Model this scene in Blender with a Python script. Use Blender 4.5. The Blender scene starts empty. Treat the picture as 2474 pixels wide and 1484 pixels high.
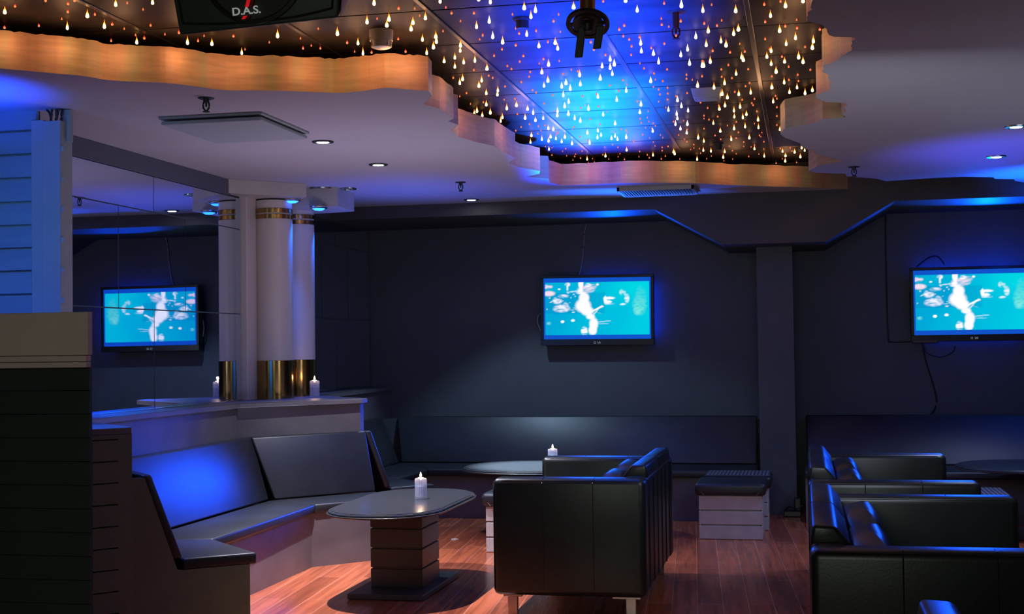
import bpy, bmesh, math, random
from mathutils import Vector, Matrix
from mathutils.geometry import tessellate_polygon
from mathutils import noise as mnoise
random.seed(7)
SC = bpy.context.scene
COL = SC.collection
PI = math.pi
CZ = 2.777      # white ceiling height
SZ = 3.02       # star ceiling height
LX = -4.2       # mirror plane of the left wall
WY = 12.85      # back wall
BY = 11.67      # front of the beam along the back wall

# ------------------------------------------------------------------ camera
F, CXP, CYP = 3284.24, 1237.0, 742.0
YAW, PITCH, ROLL, CH = 0.21194, 0.029006, 0.013644, 1.5
fw = Vector((-math.sin(YAW)*math.cos(PITCH), math.cos(YAW)*math.cos(PITCH), math.sin(PITCH)))
rt = Vector((math.cos(YAW), math.sin(YAW), 0)); up = rt.cross(fw)
rt2 = rt*math.cos(ROLL) - up*math.sin(ROLL); up2 = up*math.cos(ROLL) + rt*math.sin(ROLL)
cd = bpy.data.cameras.new('camera'); cam = bpy.data.objects.new('camera', cd); COL.objects.link(cam)
cd.sensor_width = 36; cd.lens = 36*F/2474; cd.clip_end = 60; cd.clip_start = .05
M3 = Matrix((rt2, up2, -fw)).transposed()
cam.matrix_world = Matrix.Translation((0, 0, CH)) @ M3.to_4x4()
SC.camera = cam

def ray(x, y): return rt2*((x-CXP)/F) - up2*((y-CYP)/F) + fw
def onz(x, y, z):
    d = ray(x, y); t = (z-CH)/d.z; return Vector((d.x*t, d.y*t, z))
def ony(x, y, Y):
    d = ray(x, y); t = Y/d.y; return Vector((d.x*t, Y, CH+d.z*t))

# ------------------------------------------------------------------ materials
MATS = {}
def nodes(name):
    m = bpy.data.materials.new(name); m.use_nodes = True
    nt = m.node_tree; b = nt.nodes['Principled BSDF']
    return m, nt, b
def N(nt, t, **kw):
    n = nt.nodes.new(t)
    for k, v in kw.items(): setattr(n, k, v)
    return n
def pbr(name, col, rough=.5, metal=0., bump=0., bscale=60., var=0., vscale=6., spec=.5, bdist=.002, coord='Object', stretch=(1,1,1)):
    m, nt, b = nodes(name)
    b.inputs['Roughness'].default_value = rough; b.inputs['Metallic'].default_value = metal
    b.inputs['Base Color'].default_value = (*col, 1); b.inputs['Specular IOR Level'].default_value = spec
    tc = N(nt, 'ShaderNodeTexCoord'); mp = N(nt, 'ShaderNodeMapping'); mp.inputs['Scale'].default_value = stretch
    nt.links.new(tc.outputs[coord], mp.inputs[0])
    if var:
        n = N(nt, 'ShaderNodeTexNoise'); n.inputs['Scale'].default_value = vscale; n.inputs['Detail'].default_value = 5
        nt.links.new(mp.outputs[0], n.inputs['Vector'])
        r = N(nt, 'ShaderNodeValToRGB'); r.color_ramp.elements[0].position = .3; r.color_ramp.elements[1].position = .7
        r.color_ramp.elements[0].color = (*[c*(1-var) for c in col], 1); r.color_ramp.elements[1].color = (*[min(1, c*(1+var)) for c in col], 1)
        nt.links.new(n.outputs['Fac'], r.inputs[0]); nt.links.new(r.outputs[0], b.inputs['Base Color'])
    if bump:
        n2 = N(nt, 'ShaderNodeTexNoise'); n2.inputs['Scale'].default_value = bscale; n2.inputs['Detail'].default_value = 6
        nt.links.new(mp.outputs[0], n2.inputs['Vector'])
        bp = N(nt, 'ShaderNodeBump'); bp.inputs['Strength'].default_value = bump; bp.inputs['Distance'].default_value = bdist
        nt.links.new(n2.outputs['Fac'], bp.inputs['Height']); nt.links.new(bp.outputs[0], b.inputs['Normal'])
    MATS[name] = m
    return m
def emit(name, col, s, sample=False):
    m = bpy.data.materials.new(name); m.use_nodes = True; nt = m.node_tree; nt.nodes.clear()
    e = N(nt, 'ShaderNodeEmission'); e.inputs[0].default_value = (*col, 1); e.inputs[1].default_value = s
    o = N(nt, 'ShaderNodeOutputMaterial'); nt.links.new(e.outputs[0], o.inputs[0])
    if not sample: m.cycles.emission_sampling = 'NONE'
    return m

m_ceil = pbr('white_ceiling_paint', (.46, .43, .44), .75, bump=.15, bscale=30, var=.04, vscale=1.5)
m_wall = pbr('slate_wall_paint', (.068, .076, .086), .55, bump=.25, bscale=90, var=.10, vscale=2.5)
m_beam = pbr('charcoal_beam_paint', (.055, .050, .050), .6, bump=.2, bscale=80, var=.08, vscale=3)
m_head = pbr('grey_header_paint', (.10, .10, .13), .6, bump=.1)
m_cream = pbr('cream_gloss_paint', (.50, .46, .40), .45, bump=.1, bscale=25, var=.05, vscale=4)
m_col = pbr('off_white_column_paint', (.62, .55, .50), .35, bump=.05, bscale=20)
m_brass = pbr('polished_brass', (.40, .24, .08), .18, 1.0, bump=.12, bscale=8, stretch=(1, 1, .08), bdist=.004, var=.25, vscale=10)
m_booth = pbr('grey_booth_panel', (.155, .142, .150), .42, bump=.1, bscale=18, var=.18, vscale=3)
m_booth2 = pbr('olive_grey_booth_panel', (.15, .185, .12), .5, bump=.1, bscale=40, var=.06)
m_leather = pbr('black_leather', (.011, .016, .014), .34, bump=.14, bscale=110, bdist=.002, var=.35, vscale=5, spec=.6)
m_vinyl = pbr('black_vinyl', (.017, .019, .024), .43, bump=.12, bscale=14, bdist=.006, var=.25, vscale=4, spec=.6)
m_table = pbr('dark_table_laminate', (.036, .038, .044), .26, bump=.15, bscale=120, bdist=.001, var=.15, vscale=40)
m_ped = pbr('dark_brown_table_base', (.06, .052, .054), .38, bump=.08, bscale=40)
m_chrome = pbr('brushed_chrome', (.6, .6, .58), .22, 1.0)
m_dark = pbr('dark_metal', (.03, .035, .03), .45, .3)
m_blackpl = pbr('black_plastic', (.008, .008, .011), .25, spec=.5)
m_ottw = pbr('scuffed_white_paint', (.52, .49, .48), .5, bump=.2, bscale=30, var=.10, vscale=12)
m_cable = pbr('dark_cable', (.012, .013, .016), .5)
m_cablew = pbr('grey_cable', (.30, .29, .34), .5)
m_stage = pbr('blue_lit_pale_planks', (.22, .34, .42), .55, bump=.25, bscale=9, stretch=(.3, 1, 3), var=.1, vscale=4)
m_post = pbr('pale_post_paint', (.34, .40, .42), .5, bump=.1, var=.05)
m_clap = pbr('black_weatherboard', (.030, .042, .036), .5, bump=.1, bscale=30)
m_creamboard = pbr('cream_board', (.80, .64, .60), .6, bump=.12, bscale=20, var=.05)
m_spk = pbr('speaker_enclosure', (.035, .055, .047), .5, bump=.3, bscale=300)
m_grille = pbr('speaker_grille_black', (.010, .014, .010), .5, bump=.5, bscale=400)
m_wplast2 = pbr('grey_white_plastic', (.30, .29, .28), .4)
m_wplast = pbr('white_plastic', (.62, .58, .54), .4)
m_acpanel = pbr('ventilation_panel_grey', (.36, .39, .38), .5)
m_bluelens = emit('blue_lens', (.01, .10, 1), 9)
m_whitelens = emit('white_lens', (.85, .9, 1), 60)
m_bluewhite = emit('blue_white_lens', (.25, .55, 1), 30)
m_red = emit('red_print', (.65, .01, .015), .75)  # print given a glow of its own, not a lit sign
m_print = emit('pale_print', (.42, .45, .42), .55)  # lettering brightened by emission, it is only printed
m_logo = emit('grey_logo', (.35, .4, .5), .6)  # television logo made to glow slightly, no lamp behind it

# black glossy star ceiling panels
m_star = pbr('satin_black_ceiling_panel', (.042, .034, .032), .50, bump=.05, bscale=3.5, stretch=(.3, 2.5, 1), bdist=.006, var=.3, vscale=3, spec=.10)
m_gap = pbr('black_gap', (.004, .004, .005), .8)
m_rail = pbr('black_ceiling_rail', (.03, .028, .03), .35)

# mirror, its blue tint stands for television light scattered over it
m_mirror, nt, b = nodes('smoky_mirror')
b.inputs['Base Color'].default_value = (.62, .68, .90, 1); b.inputs['Metallic'].default_value = 1; b.inputs['Roughness'].default_value = .012
m_mgap = pbr('mirror_joint', (.10, .10, .14), .3)

# plywood band
m_band, nt, b = nodes('bent_plywood')
tc = N(nt, 'ShaderNodeTexCoord'); mp = N(nt, 'ShaderNodeMapping'); mp.inputs['Scale'].default_value = (5, 5, .35)
nt.links.new(tc.outputs['Object'], mp.inputs[0])
n1 = N(nt, 'ShaderNodeTexNoise'); n1.inputs['Scale'].default_value = 1.6; n1.inputs['Detail'].default_value = 4
nt.links.new(mp.outputs[0], n1.inputs['Vector'])
rp = N(nt, 'ShaderNodeValToRGB'); cr = rp.color_ramp
cr.elements[0].position = .25; cr.elements[0].color = (.50, .25, .15, 1); cr.elements[1].position = .8; cr.elements[1].color = (.66, .46, .24, 1)
e = cr.elements.new(.5); e.color = (.62, .36, .20, 1); e = cr.elements.new(.62); e.color = (.48, .40, .20, 1)
nt.links.new(n1.outputs['Fac'], rp.inputs[0])
mp2 = N(nt, 'ShaderNodeMapping'); mp2.inputs['Scale'].default_value = (3, 3, 26); nt.links.new(tc.outputs['Object'], mp2.inputs[0])
n2 = N(nt, 'ShaderNodeTexNoise'); n2.inputs['Scale'].default_value = 2; n2.inputs['Detail'].default_value = 8; nt.links.new(mp2.outputs[0], n2.inputs['Vector'])
mx = N(nt, 'ShaderNodeMix', data_type='RGBA', blend_type='MULTIPLY'); mx.inputs[0].default_value = .55
nt.links.new(rp.outputs[0], mx.inputs[6]); nt.links.new(n2.outputs['Fac'], mx.inputs[7])
nt.links.new(mx.outputs[2], b.inputs['Base Color']); b.inputs['Roughness'].default_value = .55
bp = N(nt, 'ShaderNodeBump'); bp.inputs['Strength'].default_value = .3; bp.inputs['Distance'].default_value = .004
nt.links.new(n2.outputs['Fac'], bp.inputs['Height']); nt.links.new(bp.outputs[0], b.inputs['Normal'])

# wood floor
m_floor, nt, b = nodes('red_brown_plank_floor')
tc = N(nt, 'ShaderNodeTexCoord'); mp = N(nt, 'ShaderNodeMapping'); mp.inputs['Rotation'].default_value = (0, 0, PI/2 - .08)
nt.links.new(tc.outputs['Object'], mp.inputs[0])
bk = N(nt, 'ShaderNodeTexBrick'); bk.offset = .37
for k, v in (('Scale', 1.), ('Mortar Size', .0022), ('Brick Width', 1.25), ('Row Height', .145), ('Mortar Smooth', .3), ('Bias', 0)): bk.inputs[k].default_value = v
bk.inputs['Color1'].default_value = (.42, .095, .038, 1); bk.inputs['Color2'].default_value = (.70, .18, .075, 1); bk.inputs['Mortar'].default_value = (.85, .36, .24, 1)
nt.links.new(mp.outputs[0], bk.inputs['Vector'])
mpg = N(nt, 'ShaderNodeMapping'); mpg.inputs['Scale'].default_value = (1.3, 24, 1); nt.links.new(mp.outputs[0], mpg.inputs[0])
gn = N(nt, 'ShaderNodeTexNoise'); gn.inputs['Scale'].default_value = 1.1; gn.inputs['Detail'].default_value = 7; gn.inputs['Distortion'].default_value = .7
nt.links.new(mpg.outputs[0], gn.inputs['Vector'])
gr = N(nt, 'ShaderNodeValToRGB'); gr.color_ramp.elements[0].position = .34; gr.color_ramp.elements[1].position = .62
gr.color_ramp.elements[0].color = (.22, .17, .16, 1); gr.color_ramp.elements[1].color = (1, 1, 1, 1)
nt.links.new(gn.outputs['Fac'], gr.inputs[0])
mx = N(nt, 'ShaderNodeMix', data_type='RGBA', blend_type='MULTIPLY'); mx.inputs[0].default_value = .5
nt.links.new(bk.outputs['Color'], mx.inputs[6]); nt.links.new(gr.outputs[0], mx.inputs[7]); nt.links.new(mx.outputs[2], b.inputs['Base Color'])
b.inputs['Roughness'].default_value = .2
bp = N(nt, 'ShaderNodeBump'); bp.inputs['Strength'].default_value = .2; bp.inputs['Distance'].default_value = .002
nt.links.new(gn.outputs['Fac'], bp.inputs['Height']); nt.links.new(bp.outputs[0], b.inputs['Normal'])

# dotted fabric
m_dots, nt, b = nodes('dotted_dark_fabric')
tc = N(nt, 'ShaderNodeTexCoord'); vo = N(nt, 'ShaderNodeTexVoronoi'); vo.inputs['Scale'].default_value = 34; vo.inputs['Randomness'].default_value = 0
nt.links.new(tc.outputs['Object'], vo.inputs['Vector'])
rp = N(nt, 'ShaderNodeValToRGB'); rp.color_ramp.elements[0].position = .16; rp.color_ramp.elements[1].position = .24
rp.color_ramp.elements[0].color = (.42, .42, .5, 1); rp.color_ramp.elements[1].color = (.035, .035, .06, 1)
nt.links.new(vo.outputs['Distance'], rp.inputs[0]); nt.links.new(rp.outputs[0], b.inputs['Base Color']); b.inputs['Roughness'].default_value = .8

# ribbed glass, weak glow added in place of light passing through
m_glass, nt, b = nodes('clear_ribbed_glass')
b.inputs['Roughness'].default_value = .12; b.inputs['Base Color'].default_value = (.8, .8, .98, 1); b.inputs['Alpha'].default_value = .2
b.inputs['Emission Color'].default_value = (.62, .58, .85, 1); b.inputs['Emission Strength'].default_value = .05
m_wax, nt, b = nodes('pale_lamp_wax')
b.inputs['Base Color'].default_value = (.40, .40, .55, 1); b.inputs['Roughness'].default_value = .3; b.inputs['Alpha'].default_value = .55
b.inputs['Emission Color'].default_value = (.6, .58, .9, 1); b.inputs['Emission Strength'].default_value = .02  # faint added glow, the oil itself gives no light
m_flame = emit('candle_flame', (1, .58, .28), 40)
m_rim = emit('lit_glass_rim', (1, .72, .5), 2.2)  # flame light on the wick holder put in as emission

def streak_bulb_mat(name, hot, streak_col, s):  # bulb fading upward into its ceiling reflection, painted as emission
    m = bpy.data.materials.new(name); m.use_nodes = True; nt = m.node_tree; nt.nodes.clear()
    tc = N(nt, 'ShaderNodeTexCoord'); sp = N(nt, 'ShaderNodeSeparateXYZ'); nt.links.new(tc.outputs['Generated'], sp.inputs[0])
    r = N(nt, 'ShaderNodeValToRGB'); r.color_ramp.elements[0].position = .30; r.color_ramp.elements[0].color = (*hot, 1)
    r.color_ramp.elements[1].position = 1; r.color_ramp.elements[1].color = (*[c*.06 for c in streak_col], 1)
    k = r.color_ramp.elements.new(.55); k.color = (*streak_col, 1)
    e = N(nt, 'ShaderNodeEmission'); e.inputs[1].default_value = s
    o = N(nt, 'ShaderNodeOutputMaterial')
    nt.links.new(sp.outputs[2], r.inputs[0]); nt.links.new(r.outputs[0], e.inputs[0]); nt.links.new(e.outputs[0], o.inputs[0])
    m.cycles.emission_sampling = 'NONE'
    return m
m_amber = streak_bulb_mat('amber_bulb', (1, .62, .22), (.75, .17, .015), 5)
m_redb = streak_bulb_mat('red_bulb', (1, .16, .05), (.5, .02, .01), 2.2)
m_whiteb = streak_bulb_mat('white_bulb', (1, .85, .75), (.8, .55, .45), 6)

# ------------------------------------------------------------------ mesh helpers
def link(name, bm, mat, parent=None, smooth=None, kind=None, angle=None):
    bmesh.ops.recalc_face_normals(bm, faces=bm.faces)
    me = bpy.data.meshes.new(name); bm.to_mesh(me); bm.free()
    o = bpy.data.objects.new(name, me); COL.objects.link(o)
    for m in (mat if isinstance(mat, (list, tuple)) else [mat]): me.materials.append(m)
    if smooth:
        for p in me.polygons: p.use_smooth = True
        try: me.set_sharp_from_angle(angle=math.radians(angle or 40))
        except Exception: pass
    if parent: o.parent = parent
    if kind: o['kind'] = kind
    return o
def box(bm, x0, x1, y0, y1, z0, z1, bev=0., seg=2):
    vs = [bm.verts.new(p) for p in ((x0,y0,z0),(x1,y0,z0),(x1,y1,z0),(x0,y1,z0),(x0,y0,z1),(x1,y0,z1),(x1,y1,z1),(x0,y1,z1))]
    fs = [bm.faces.new([vs[i] for i in q]) for q in ((0,3,2,1),(4,5,6,7),(0,1,5,4),(1,2,6,5),(2,3,7,6),(3,0,4,7))]
    if bev:
        es = list({e for f in fs for e in f.edges})
        bmesh.ops.bevel(bm, geom=es, offset=bev, segments=seg, affect='EDGES', profile=.5)
def hexa(bm, bot, top, bev=0., seg=3):
    n = len(bot)
    a = [bm.verts.new(p) for p in bot]; c = [bm.verts.new(p) for p in top]
    fs = [bm.faces.new(list(reversed(a))), bm.faces.new(c)]
    for i in range(n): fs.append(bm.faces.new((a[i], a[(i+1)%n], c[(i+1)%n], c[i])))
    if bev:
        es = list({e for f in fs for e in f.edges})
        bmesh.ops.bevel(bm, geom=es, offset=bev, segments=seg, affect='EDGES', profile=.5)
def prism(bm, pts, z0, z1, bev=0., seg=2):
    hexa(bm, [(p[0], p[1], z0) for p in pts], [(p[0], p[1], z1) for p in pts], bev, seg)
def lathe(bm, prof, n=32, c=(0,0,0), rib=0., ribn=0):
    rings = []
    for r, z in prof:
        ring = []
        for i in range(n):
            a = 2*PI*i/n; rr = r*(1+rib*math.cos(ribn*a)) if rib else r
            ring.append(bm.verts.new((c[0]+rr*math.cos(a), c[1]+rr*math.sin(a), c[2]+z)))
        rings.append(ring)
    for a, b2 in zip(rings, rings[1:]):
        for i in range(n): bm.faces.new((a[i], a[(i+1)%n], b2[(i+1)%n], b2[i]))
    if prof[0][0] > 1e-6: bm.faces.new(list(reversed(rings[0])))
    if prof[-1][0] > 1e-6: bm.faces.new(rings[-1])
    bmesh.ops.remove_doubles(bm, verts=[v for rg in (rings[0], rings[-1]) for v in rg], dist=1e-6)
def tube(bm, pts, r, n=8):
    pts = [Vector(p) for p in pts]; prev = None
    for i, p in enumerate(pts):
        d = (pts[min(i+1, len(pts)-1)] - pts[max(i-1, 0)]).normalized()
        u = d.cross(Vector((0, 0, 1)))
        if u.length < .1: u = d.cross(Vector((1, 0, 0)))
        u.normalize(); v = d.cross(u)
        ring = [bm.verts.new(p + u*(r*math.cos(2*PI*k/n)) + v*(r*math.sin(2*PI*k/n))) for k in range(n)]
        if prev:
            for k in range(n): bm.faces.new((prev[k], prev[(k+1)%n], ring[(k+1)%n], ring[k]))
        else: bm.faces.new(ring)
        prev = ring
    bm.faces.new(list(reversed(prev)))
def smoothpath(pts, k=8):
    pts = [Vector(p) for p in pts]; out = []
    P = [pts[0]*2-pts[1]] + pts + [pts[-1]*2-pts[-2]]
    for i in range(1, len(P)-2):
        for j in range(k):
            t = j/k; a, b2, c, d = P[i-1], P[i], P[i+1], P[i+2]
            out.append(.5*((2*b2) + (c-a)*t + (2*a-5*b2+4*c-d)*t*t + (3*b2-a-3*c+d)*t**3))
    out.append(pts[-1]); return out
def puff(bm, c, sx, sy, sz, e1=.45, nu=28, nv=14, rot=None, wrinkle=0.):
    """a stuffed cushion: superellipsoid with a rectangular outline"""
    def sg(w, e): return math.copysign(abs(w)**e, w)
    R = rot or Matrix.Identity(3); rows = []
    for j in range(nv+1):
        v = -PI/2 + PI*j/nv; row = []
        for i in range(nu):
            u = -PI + 2*PI*i/nu
            p = Vector((sx*sg(math.cos(v), e1+.25)*sg(math.cos(u), e1), sy*sg(math.cos(v), e1+.25)*sg(math.sin(u), e1), sz*sg(math.sin(v), e1+.3)))
            if wrinkle: p += Vector((1, 1, 1))*wrinkle*math.sin(9*u+3*v)*math.cos(v)
            row.append(bm.verts.new(Vector(c) + R @ p))
        rows.append(row)
    for a, b2 in zip(rows, rows[1:]):
        for i in range(nu): bm.faces.new((a[i], a[(i+1)%nu], b2[(i+1)%nu], b2[i]))
    bmesh.ops.remove_doubles(bm, verts=rows[0]+rows[-1], dist=1e-5)
def thing(name, label, cat, loc=(0,0,0), rz=0., group=None):
    o = bpy.data.objects.new(name, None); COL.objects.link(o); o.empty_display_size = .1
    o.location = loc; o.rotation_euler = (0, 0, rz); o['label'] = label; o['category'] = cat
    if group: o['group'] = group
    return o
def tag(o, label, cat, group=None):
    o['label'] = label; o['category'] = cat
    if group: o['group'] = group
    return o
def dup(root, loc, label, rz=None, group=None):
    r = root.copy(); COL.objects.link(r); r.location = loc; r['label'] = label
    if rz is not None: r.rotation_euler = (0, 0, rz)
    if group: r['group'] = group
    for ch in list(root.children):
        c = ch.copy(); COL.objects.link(c); c.parent = r
        for g in list(ch.children):
            d = g.copy(); COL.objects.link(d); d.parent = c
    return r
def B(): return bmesh.new()

# ------------------------------------------------------------------ room shell
bm = B(); box(bm, -6.2, 5.2, -2.0, 13.1, -.08, 0); link('floor', bm, m_floor, kind='structure')
bm = B(); box(bm, -4.6, 5.2, WY, WY+.12, 0, 3.2); link('wall_back', bm, m_wall, kind='structure')
bm = B(); box(bm, 5.0, 5.12, -2.0, WY, 0, 3.2); link('wall_right', bm, m_wall, kind='structure')
bm = B(); box(bm, -4.42, -4.22, 3.0, WY, 0, 3.2); link('wall_left', bm, m_head, kind='structure')
# star ceiling: tiles on a black backing, rails between the rows
bm = B(); box(bm, -4.4, 5.0, -2.0, WY, SZ+.03, SZ+.12); link('ceiling', bm, m_gap, kind='structure')
bm = B()
TX, TY, TS = -.227, 5.88, .702
for i in range(-7, 8):
    for j in range(-11, 10):
        x0 = TX+i*TS+.014; x1 = TX+(i+1)*TS-.014; y0 = TY+j*TS+.008; y1 = TY+(j+1)*TS-.008
        if x0 < -4.35 or x1 > 5 or y1 > WY-.05: continue
        if i < -6 or i > 4 : continue
        box(bm, x0, x1, y0, y1, SZ, SZ+.03)
link('ceiling', bm, m_star, kind='structure')
for i in range(-5, 5):
    bm = B(); x = TX+i*TS; box(bm, x-.013, x+.013, -1.5, 11.5, SZ-.006, SZ+.012, .003, 1)
    link('trim_%d' % (i+6), bm, m_rail, kind='structure')

# ragged outline of the white ceiling, traced on its own plane
left_px = [(0,165),(60,170),(130,177),(200,183),(260,193),(330,197),(400,200),(470,208),(540,217),(600,218),(680,219),(760,222),(820,224),
 (880,219),(930,212),(990,216),(1035,219),(1044,231),(1023,252),(1045,258),(1062,262),(1085,278),(1096,287),(1083,293),(1107,301),(1090,315),
 (1108,330),(1150,343),(1195,353),(1215,366),(1245,382),(1229,394),(1255,404),(1305,413),(1303,420),(1272,427),(1325,432),(1328,441),(1357,447.5),
 (1420,446),(1500,442),(1580,441),(1680,442),(1760,447),(1850,450),(1960,453),(2050,457),(2115,458)]
zr = [(1370,1335),(1150,1318),(1138,1298),(905,1290),(865,1275),(930,1240),(1060,1215),(1115,1200),(1030,1178),(960,1160),(915,1148),(905,1122),
 (858,1119),(803,1088),(800,1070),(690,1030),(655,1005),(660,990),(690,955),(840,930),(910,915),(970,885),(1130,878),(1140,868),(1110,855),(1145,825),(1128,803),
 (1155,785),(1145,770),(1100,768),(1000,762),(950,748),(922,730),(925,705),(1000,680),(1025,665),(1020,640),(1035,615),(1010,590),(1010,555),
 (990,545),(965,535),(978,515),(970,490),(1040,465),(1080,445),(1110,415),(1185,375),(1190,360),(1180,340),(1190,320),(1185,305),(1215,290),
 (1205,278),(1060,273),(1020,262),(1005,240),(1000,215),(985,203),(960,185),(900,168),(850,160),(855,145),(850,125),(860,115),(855,90),(890,70),
 (880,55),(885,20),(895,0),(905,-60),(870,-140),(940,-260),(1000,-420),(960,-700)]
right_px = [(1674+x*.32349, y*.32349) for x, y in zr]
Lc = [onz(x, y, CZ) for x, y in left_px]
Lc = smoothpath(Lc[:17], 5) + Lc[17:]
Rc = [onz(x, y, CZ) for x, y in right_px]
Rext = [onz(x, y, CZ) for x, y in ((2550,446),(2474,441),(2452,437),(2450,433),(2403,432),(2400,428.5),(2330,427),(2260,430),(2200,434),(2140,438))]
Lstart = [Vector((LX, 4.55, CZ)), Vector((-3.95, 4.85, CZ))]
def sheet(name, pts):
    bm = B(); vs = [bm.verts.new(p) for p in pts]
    tri = tessellate_polygon([[Vector(p) for p in pts]])
    for t in tri:
        try: bm.faces.new([vs[i] for i in t])
        except ValueError: pass
    return link(name, bm, m_ceil, kind='structure')
beamline = BY + .005
left_poly = [Vector((LX-.02, 4.5, CZ))] + Lstart[1:] + Lc[:-1] + [Vector((Lc[-1].x, beamline, CZ)), Vector((LX-.02, beamline, CZ))]
sheet('ceiling', left_poly)
right_poly = [Vector((5.0, beamline, CZ)), Vector((2.6, 11.55, CZ))] + Rext + Rc + [Vector((-.1, 1.5, CZ)), Vector((.05, -2, CZ)), Vector((5.0, -2, CZ))]
sheet('ceiling', right_poly)
def band(name, pts, top=CZ+.172):
    bm = B(); pts = [Vector(p) for p in pts]; fine = []
    rnd = random.Random(3)
    for a, b2 in zip(pts, pts[1:]):
        k = max(1, int((b2-a).length/.06))
        fine += [a.lerp(b2, j/k) for j in range(k)]
    fine.append(pts[-1]); prev = None
    for p in fine:
        a = bm.verts.new((p.x, p.y, CZ-.001)); b2 = bm.verts.new((p.x, p.y, top+rnd.uniform(-.004, .004)))
        if prev: bm.faces.new((prev[0], a, b2, prev[1]))
        prev = (a, b2)
    return link(name, bm, m_band, kind='structure')
band('trim_20', Lstart + Lc)
band('trim_21', Rc)
band('trim_22', Rext[1:3] + Rext[3:5])
# displaced dark tile at the right edge of the opening
bm = B(); q = [onz(x, y, 2.93) for x, y in ((1868,322),(1886,322),(1935,348),(1934,352),(1872,355))]
prism(bm, [(p.x, p.y) for p in q], 2.93, 2.94); tag(link('loose_ceiling_tile', bm, pbr('slate_tile', (.09, .10, .13), .5)), 'loose dark slate tile lying at the ragged right edge of the star ceiling', 'ceiling tile')

# beam along the back wall, with the dropped trapezoid over the pillar
bz = 2.664; lz = 2.342
bm = B()
prof = [(-4.2,SZ+.03),(5.0,SZ+.03),(5.0,bz),(.750,bz),(.185,lz),(-.673,lz),(-1.249,bz),(-4.2,bz)]
vs0 = [bm.verts.new((x, BY, z)) for x, z in prof]; vs1 = [bm.verts.new((x, WY, z)) for x, z in prof]
bm.faces.new(list(reversed(vs0))); bm.faces.new(vs1)
for i in range(8):
    if i in (0,): continue
    bm.faces.new((vs0[i], vs0[(i+1)%8], vs1[(i+1)%8], vs1[i]))
link('trim_30', bm, m_beam, kind='structure')
bm = B(); box(bm, -.405, -.095, 12.12, WY, 0, 2.35); link('wall_pillar', bm, m_wall, kind='structure')

# left wall header and mirrors
bm = B(); box(bm, LX-.03, LX+.02, 6.2, 9.47, 2.66, CZ-.002); link('trim_31', bm, m_head, kind='structure')
bm = B(); box(bm, LX-.03, LX+.02, 10.4, WY, 2.67, CZ-.002); link('trim_32', bm, m_head, kind='structure')
mr = thing('wall_mirror', 'large tiled mirror on the left wall reflecting the television', 'mirror', (LX, 8, 1.9))
def pane(y0, y1, z0, z1, parent, off, tilt=0.):
    bm = B(); g = .004
    box(bm, -.006, .0+tilt, y0+g, y1-g, z0+g, z1-g)
    o = link('mirror_tile', bm, m_mirror, parent); o.location = (0, -off[1], -off[2])
    return o
off = (LX, 8, 1.9)
seam = {}
Z1, Z2, Z3 = 1.66, 2.36, 2.66
def zline(px, py): 
    d = ray(px, py); t = LX/d.x; return (d.y*t, CH+d.z*t)
ya, za = zline(165, 741); yb, zb = zline(575, 757)
Z1 = (za+zb)/2; yc, zc = zline(165, 474); yd, zd = zline(480, 533); Z2 = (zc+zd)/2
v370 = zline(371, 450)[0]; v286 = zline(286, 600)[0]; v447 = zline(447, 600)[0]; v373 = zline(373, 850)[0]
E0 = 9.70
for (y0, y1, z0, z1) in ((6.2, v370, Z2, 2.66), (v370, E0, Z2, 2.66), (6.2, v286, Z1, Z2), (v286, v447, Z1, Z2), (v447, E0, Z1, Z2), (6.2, v373, 1.12, Z1), (v373, E0, 1.12, Z1)):
    pane(y0, y1, z0, z1, mr, off)
bm = B(); box(bm, -.012, -.0065, -1.8, E0-8, 1.12-1.9, 2.66-1.9); link('backing', bm, m_mgap, mr)
mr2 = thing('wall_mirror', 'dark tiled mirror beyond the brass-based columns, in the far corner', 'mirror', (LX, 12, 1.9))
off = (LX, 12, 1.9)
q1 = zline(808, 560)[0]; q0 = zline(777, 600)[0]; q2 = zline(840, 650)[0]; q3 = zline(813, 850)[0]
T1 = zline(840, 600)[1]; T0 = zline(840, 772)[1]; EE = WY-.03
for (y0, y1, z0, z1) in ((10.3, q1, T1, 2.67), (q1, EE, T1, 2.67), (10.3, q0, T0, T1), (q0, q2, T0, T1), (q2, EE, T0, T1), (10.3, q3, 1.12, T0), (q3, EE, 1.12, T0)):
    pane(y0, y1, z0, z1, mr2, off)
bm = B(); box(bm, -.012, -.0065, 10.3-12, EE-12, 1.12-1.9, 2.67-1.9); link('backing', bm, m_mgap, mr2)
# white end post of the mirror wall
bm = B(); box(bm, LX-.02, LX+.045, 9.71, 9.90, 1.115, 2.68, .004, 1); link('trim_33', bm, m_col, kind='structure')
bm = B(); box(bm, LX-.02, LX+.01, 9.90, 10.30, 1.115, 2.70); link('trim_34', bm, m_col, kind='structure')

# ledge, low wall and V-shaped divider below the columns
LZ = 1.12
front = [(-3.96, 6.9), (-3.97, 9.13), (-3.275, 9.80), (-3.275, 9.93), (-3.97, 10.62), (-3.97, WY-.001)]
poly = front + [(LX-.01, WY-.001), (LX-.01, 6.9)]
bm = B(); prism(bm, poly, LZ-.035, LZ, .004, 1); link('trim_35', bm, m_booth, kind='structure')
ins = [(-4.0, 6.92), (-4.0, 9.16), (-3.30, 9.83), (-3.30, 9.91), (-4.0, 10.60), (-4.0, WY-.002), (LX-.01, WY-.002), (LX-.01, 6.92)]
bm = B(); prism(bm, ins, 0, LZ-.035); link('trim_39', bm, m_booth, kind='structure')
bm = B(); box(bm, LX-.01, LX+.02, 6.3, 9.69, LZ, LZ+.006); link('trim_36', bm, m_chrome, kind='structure')

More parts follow.
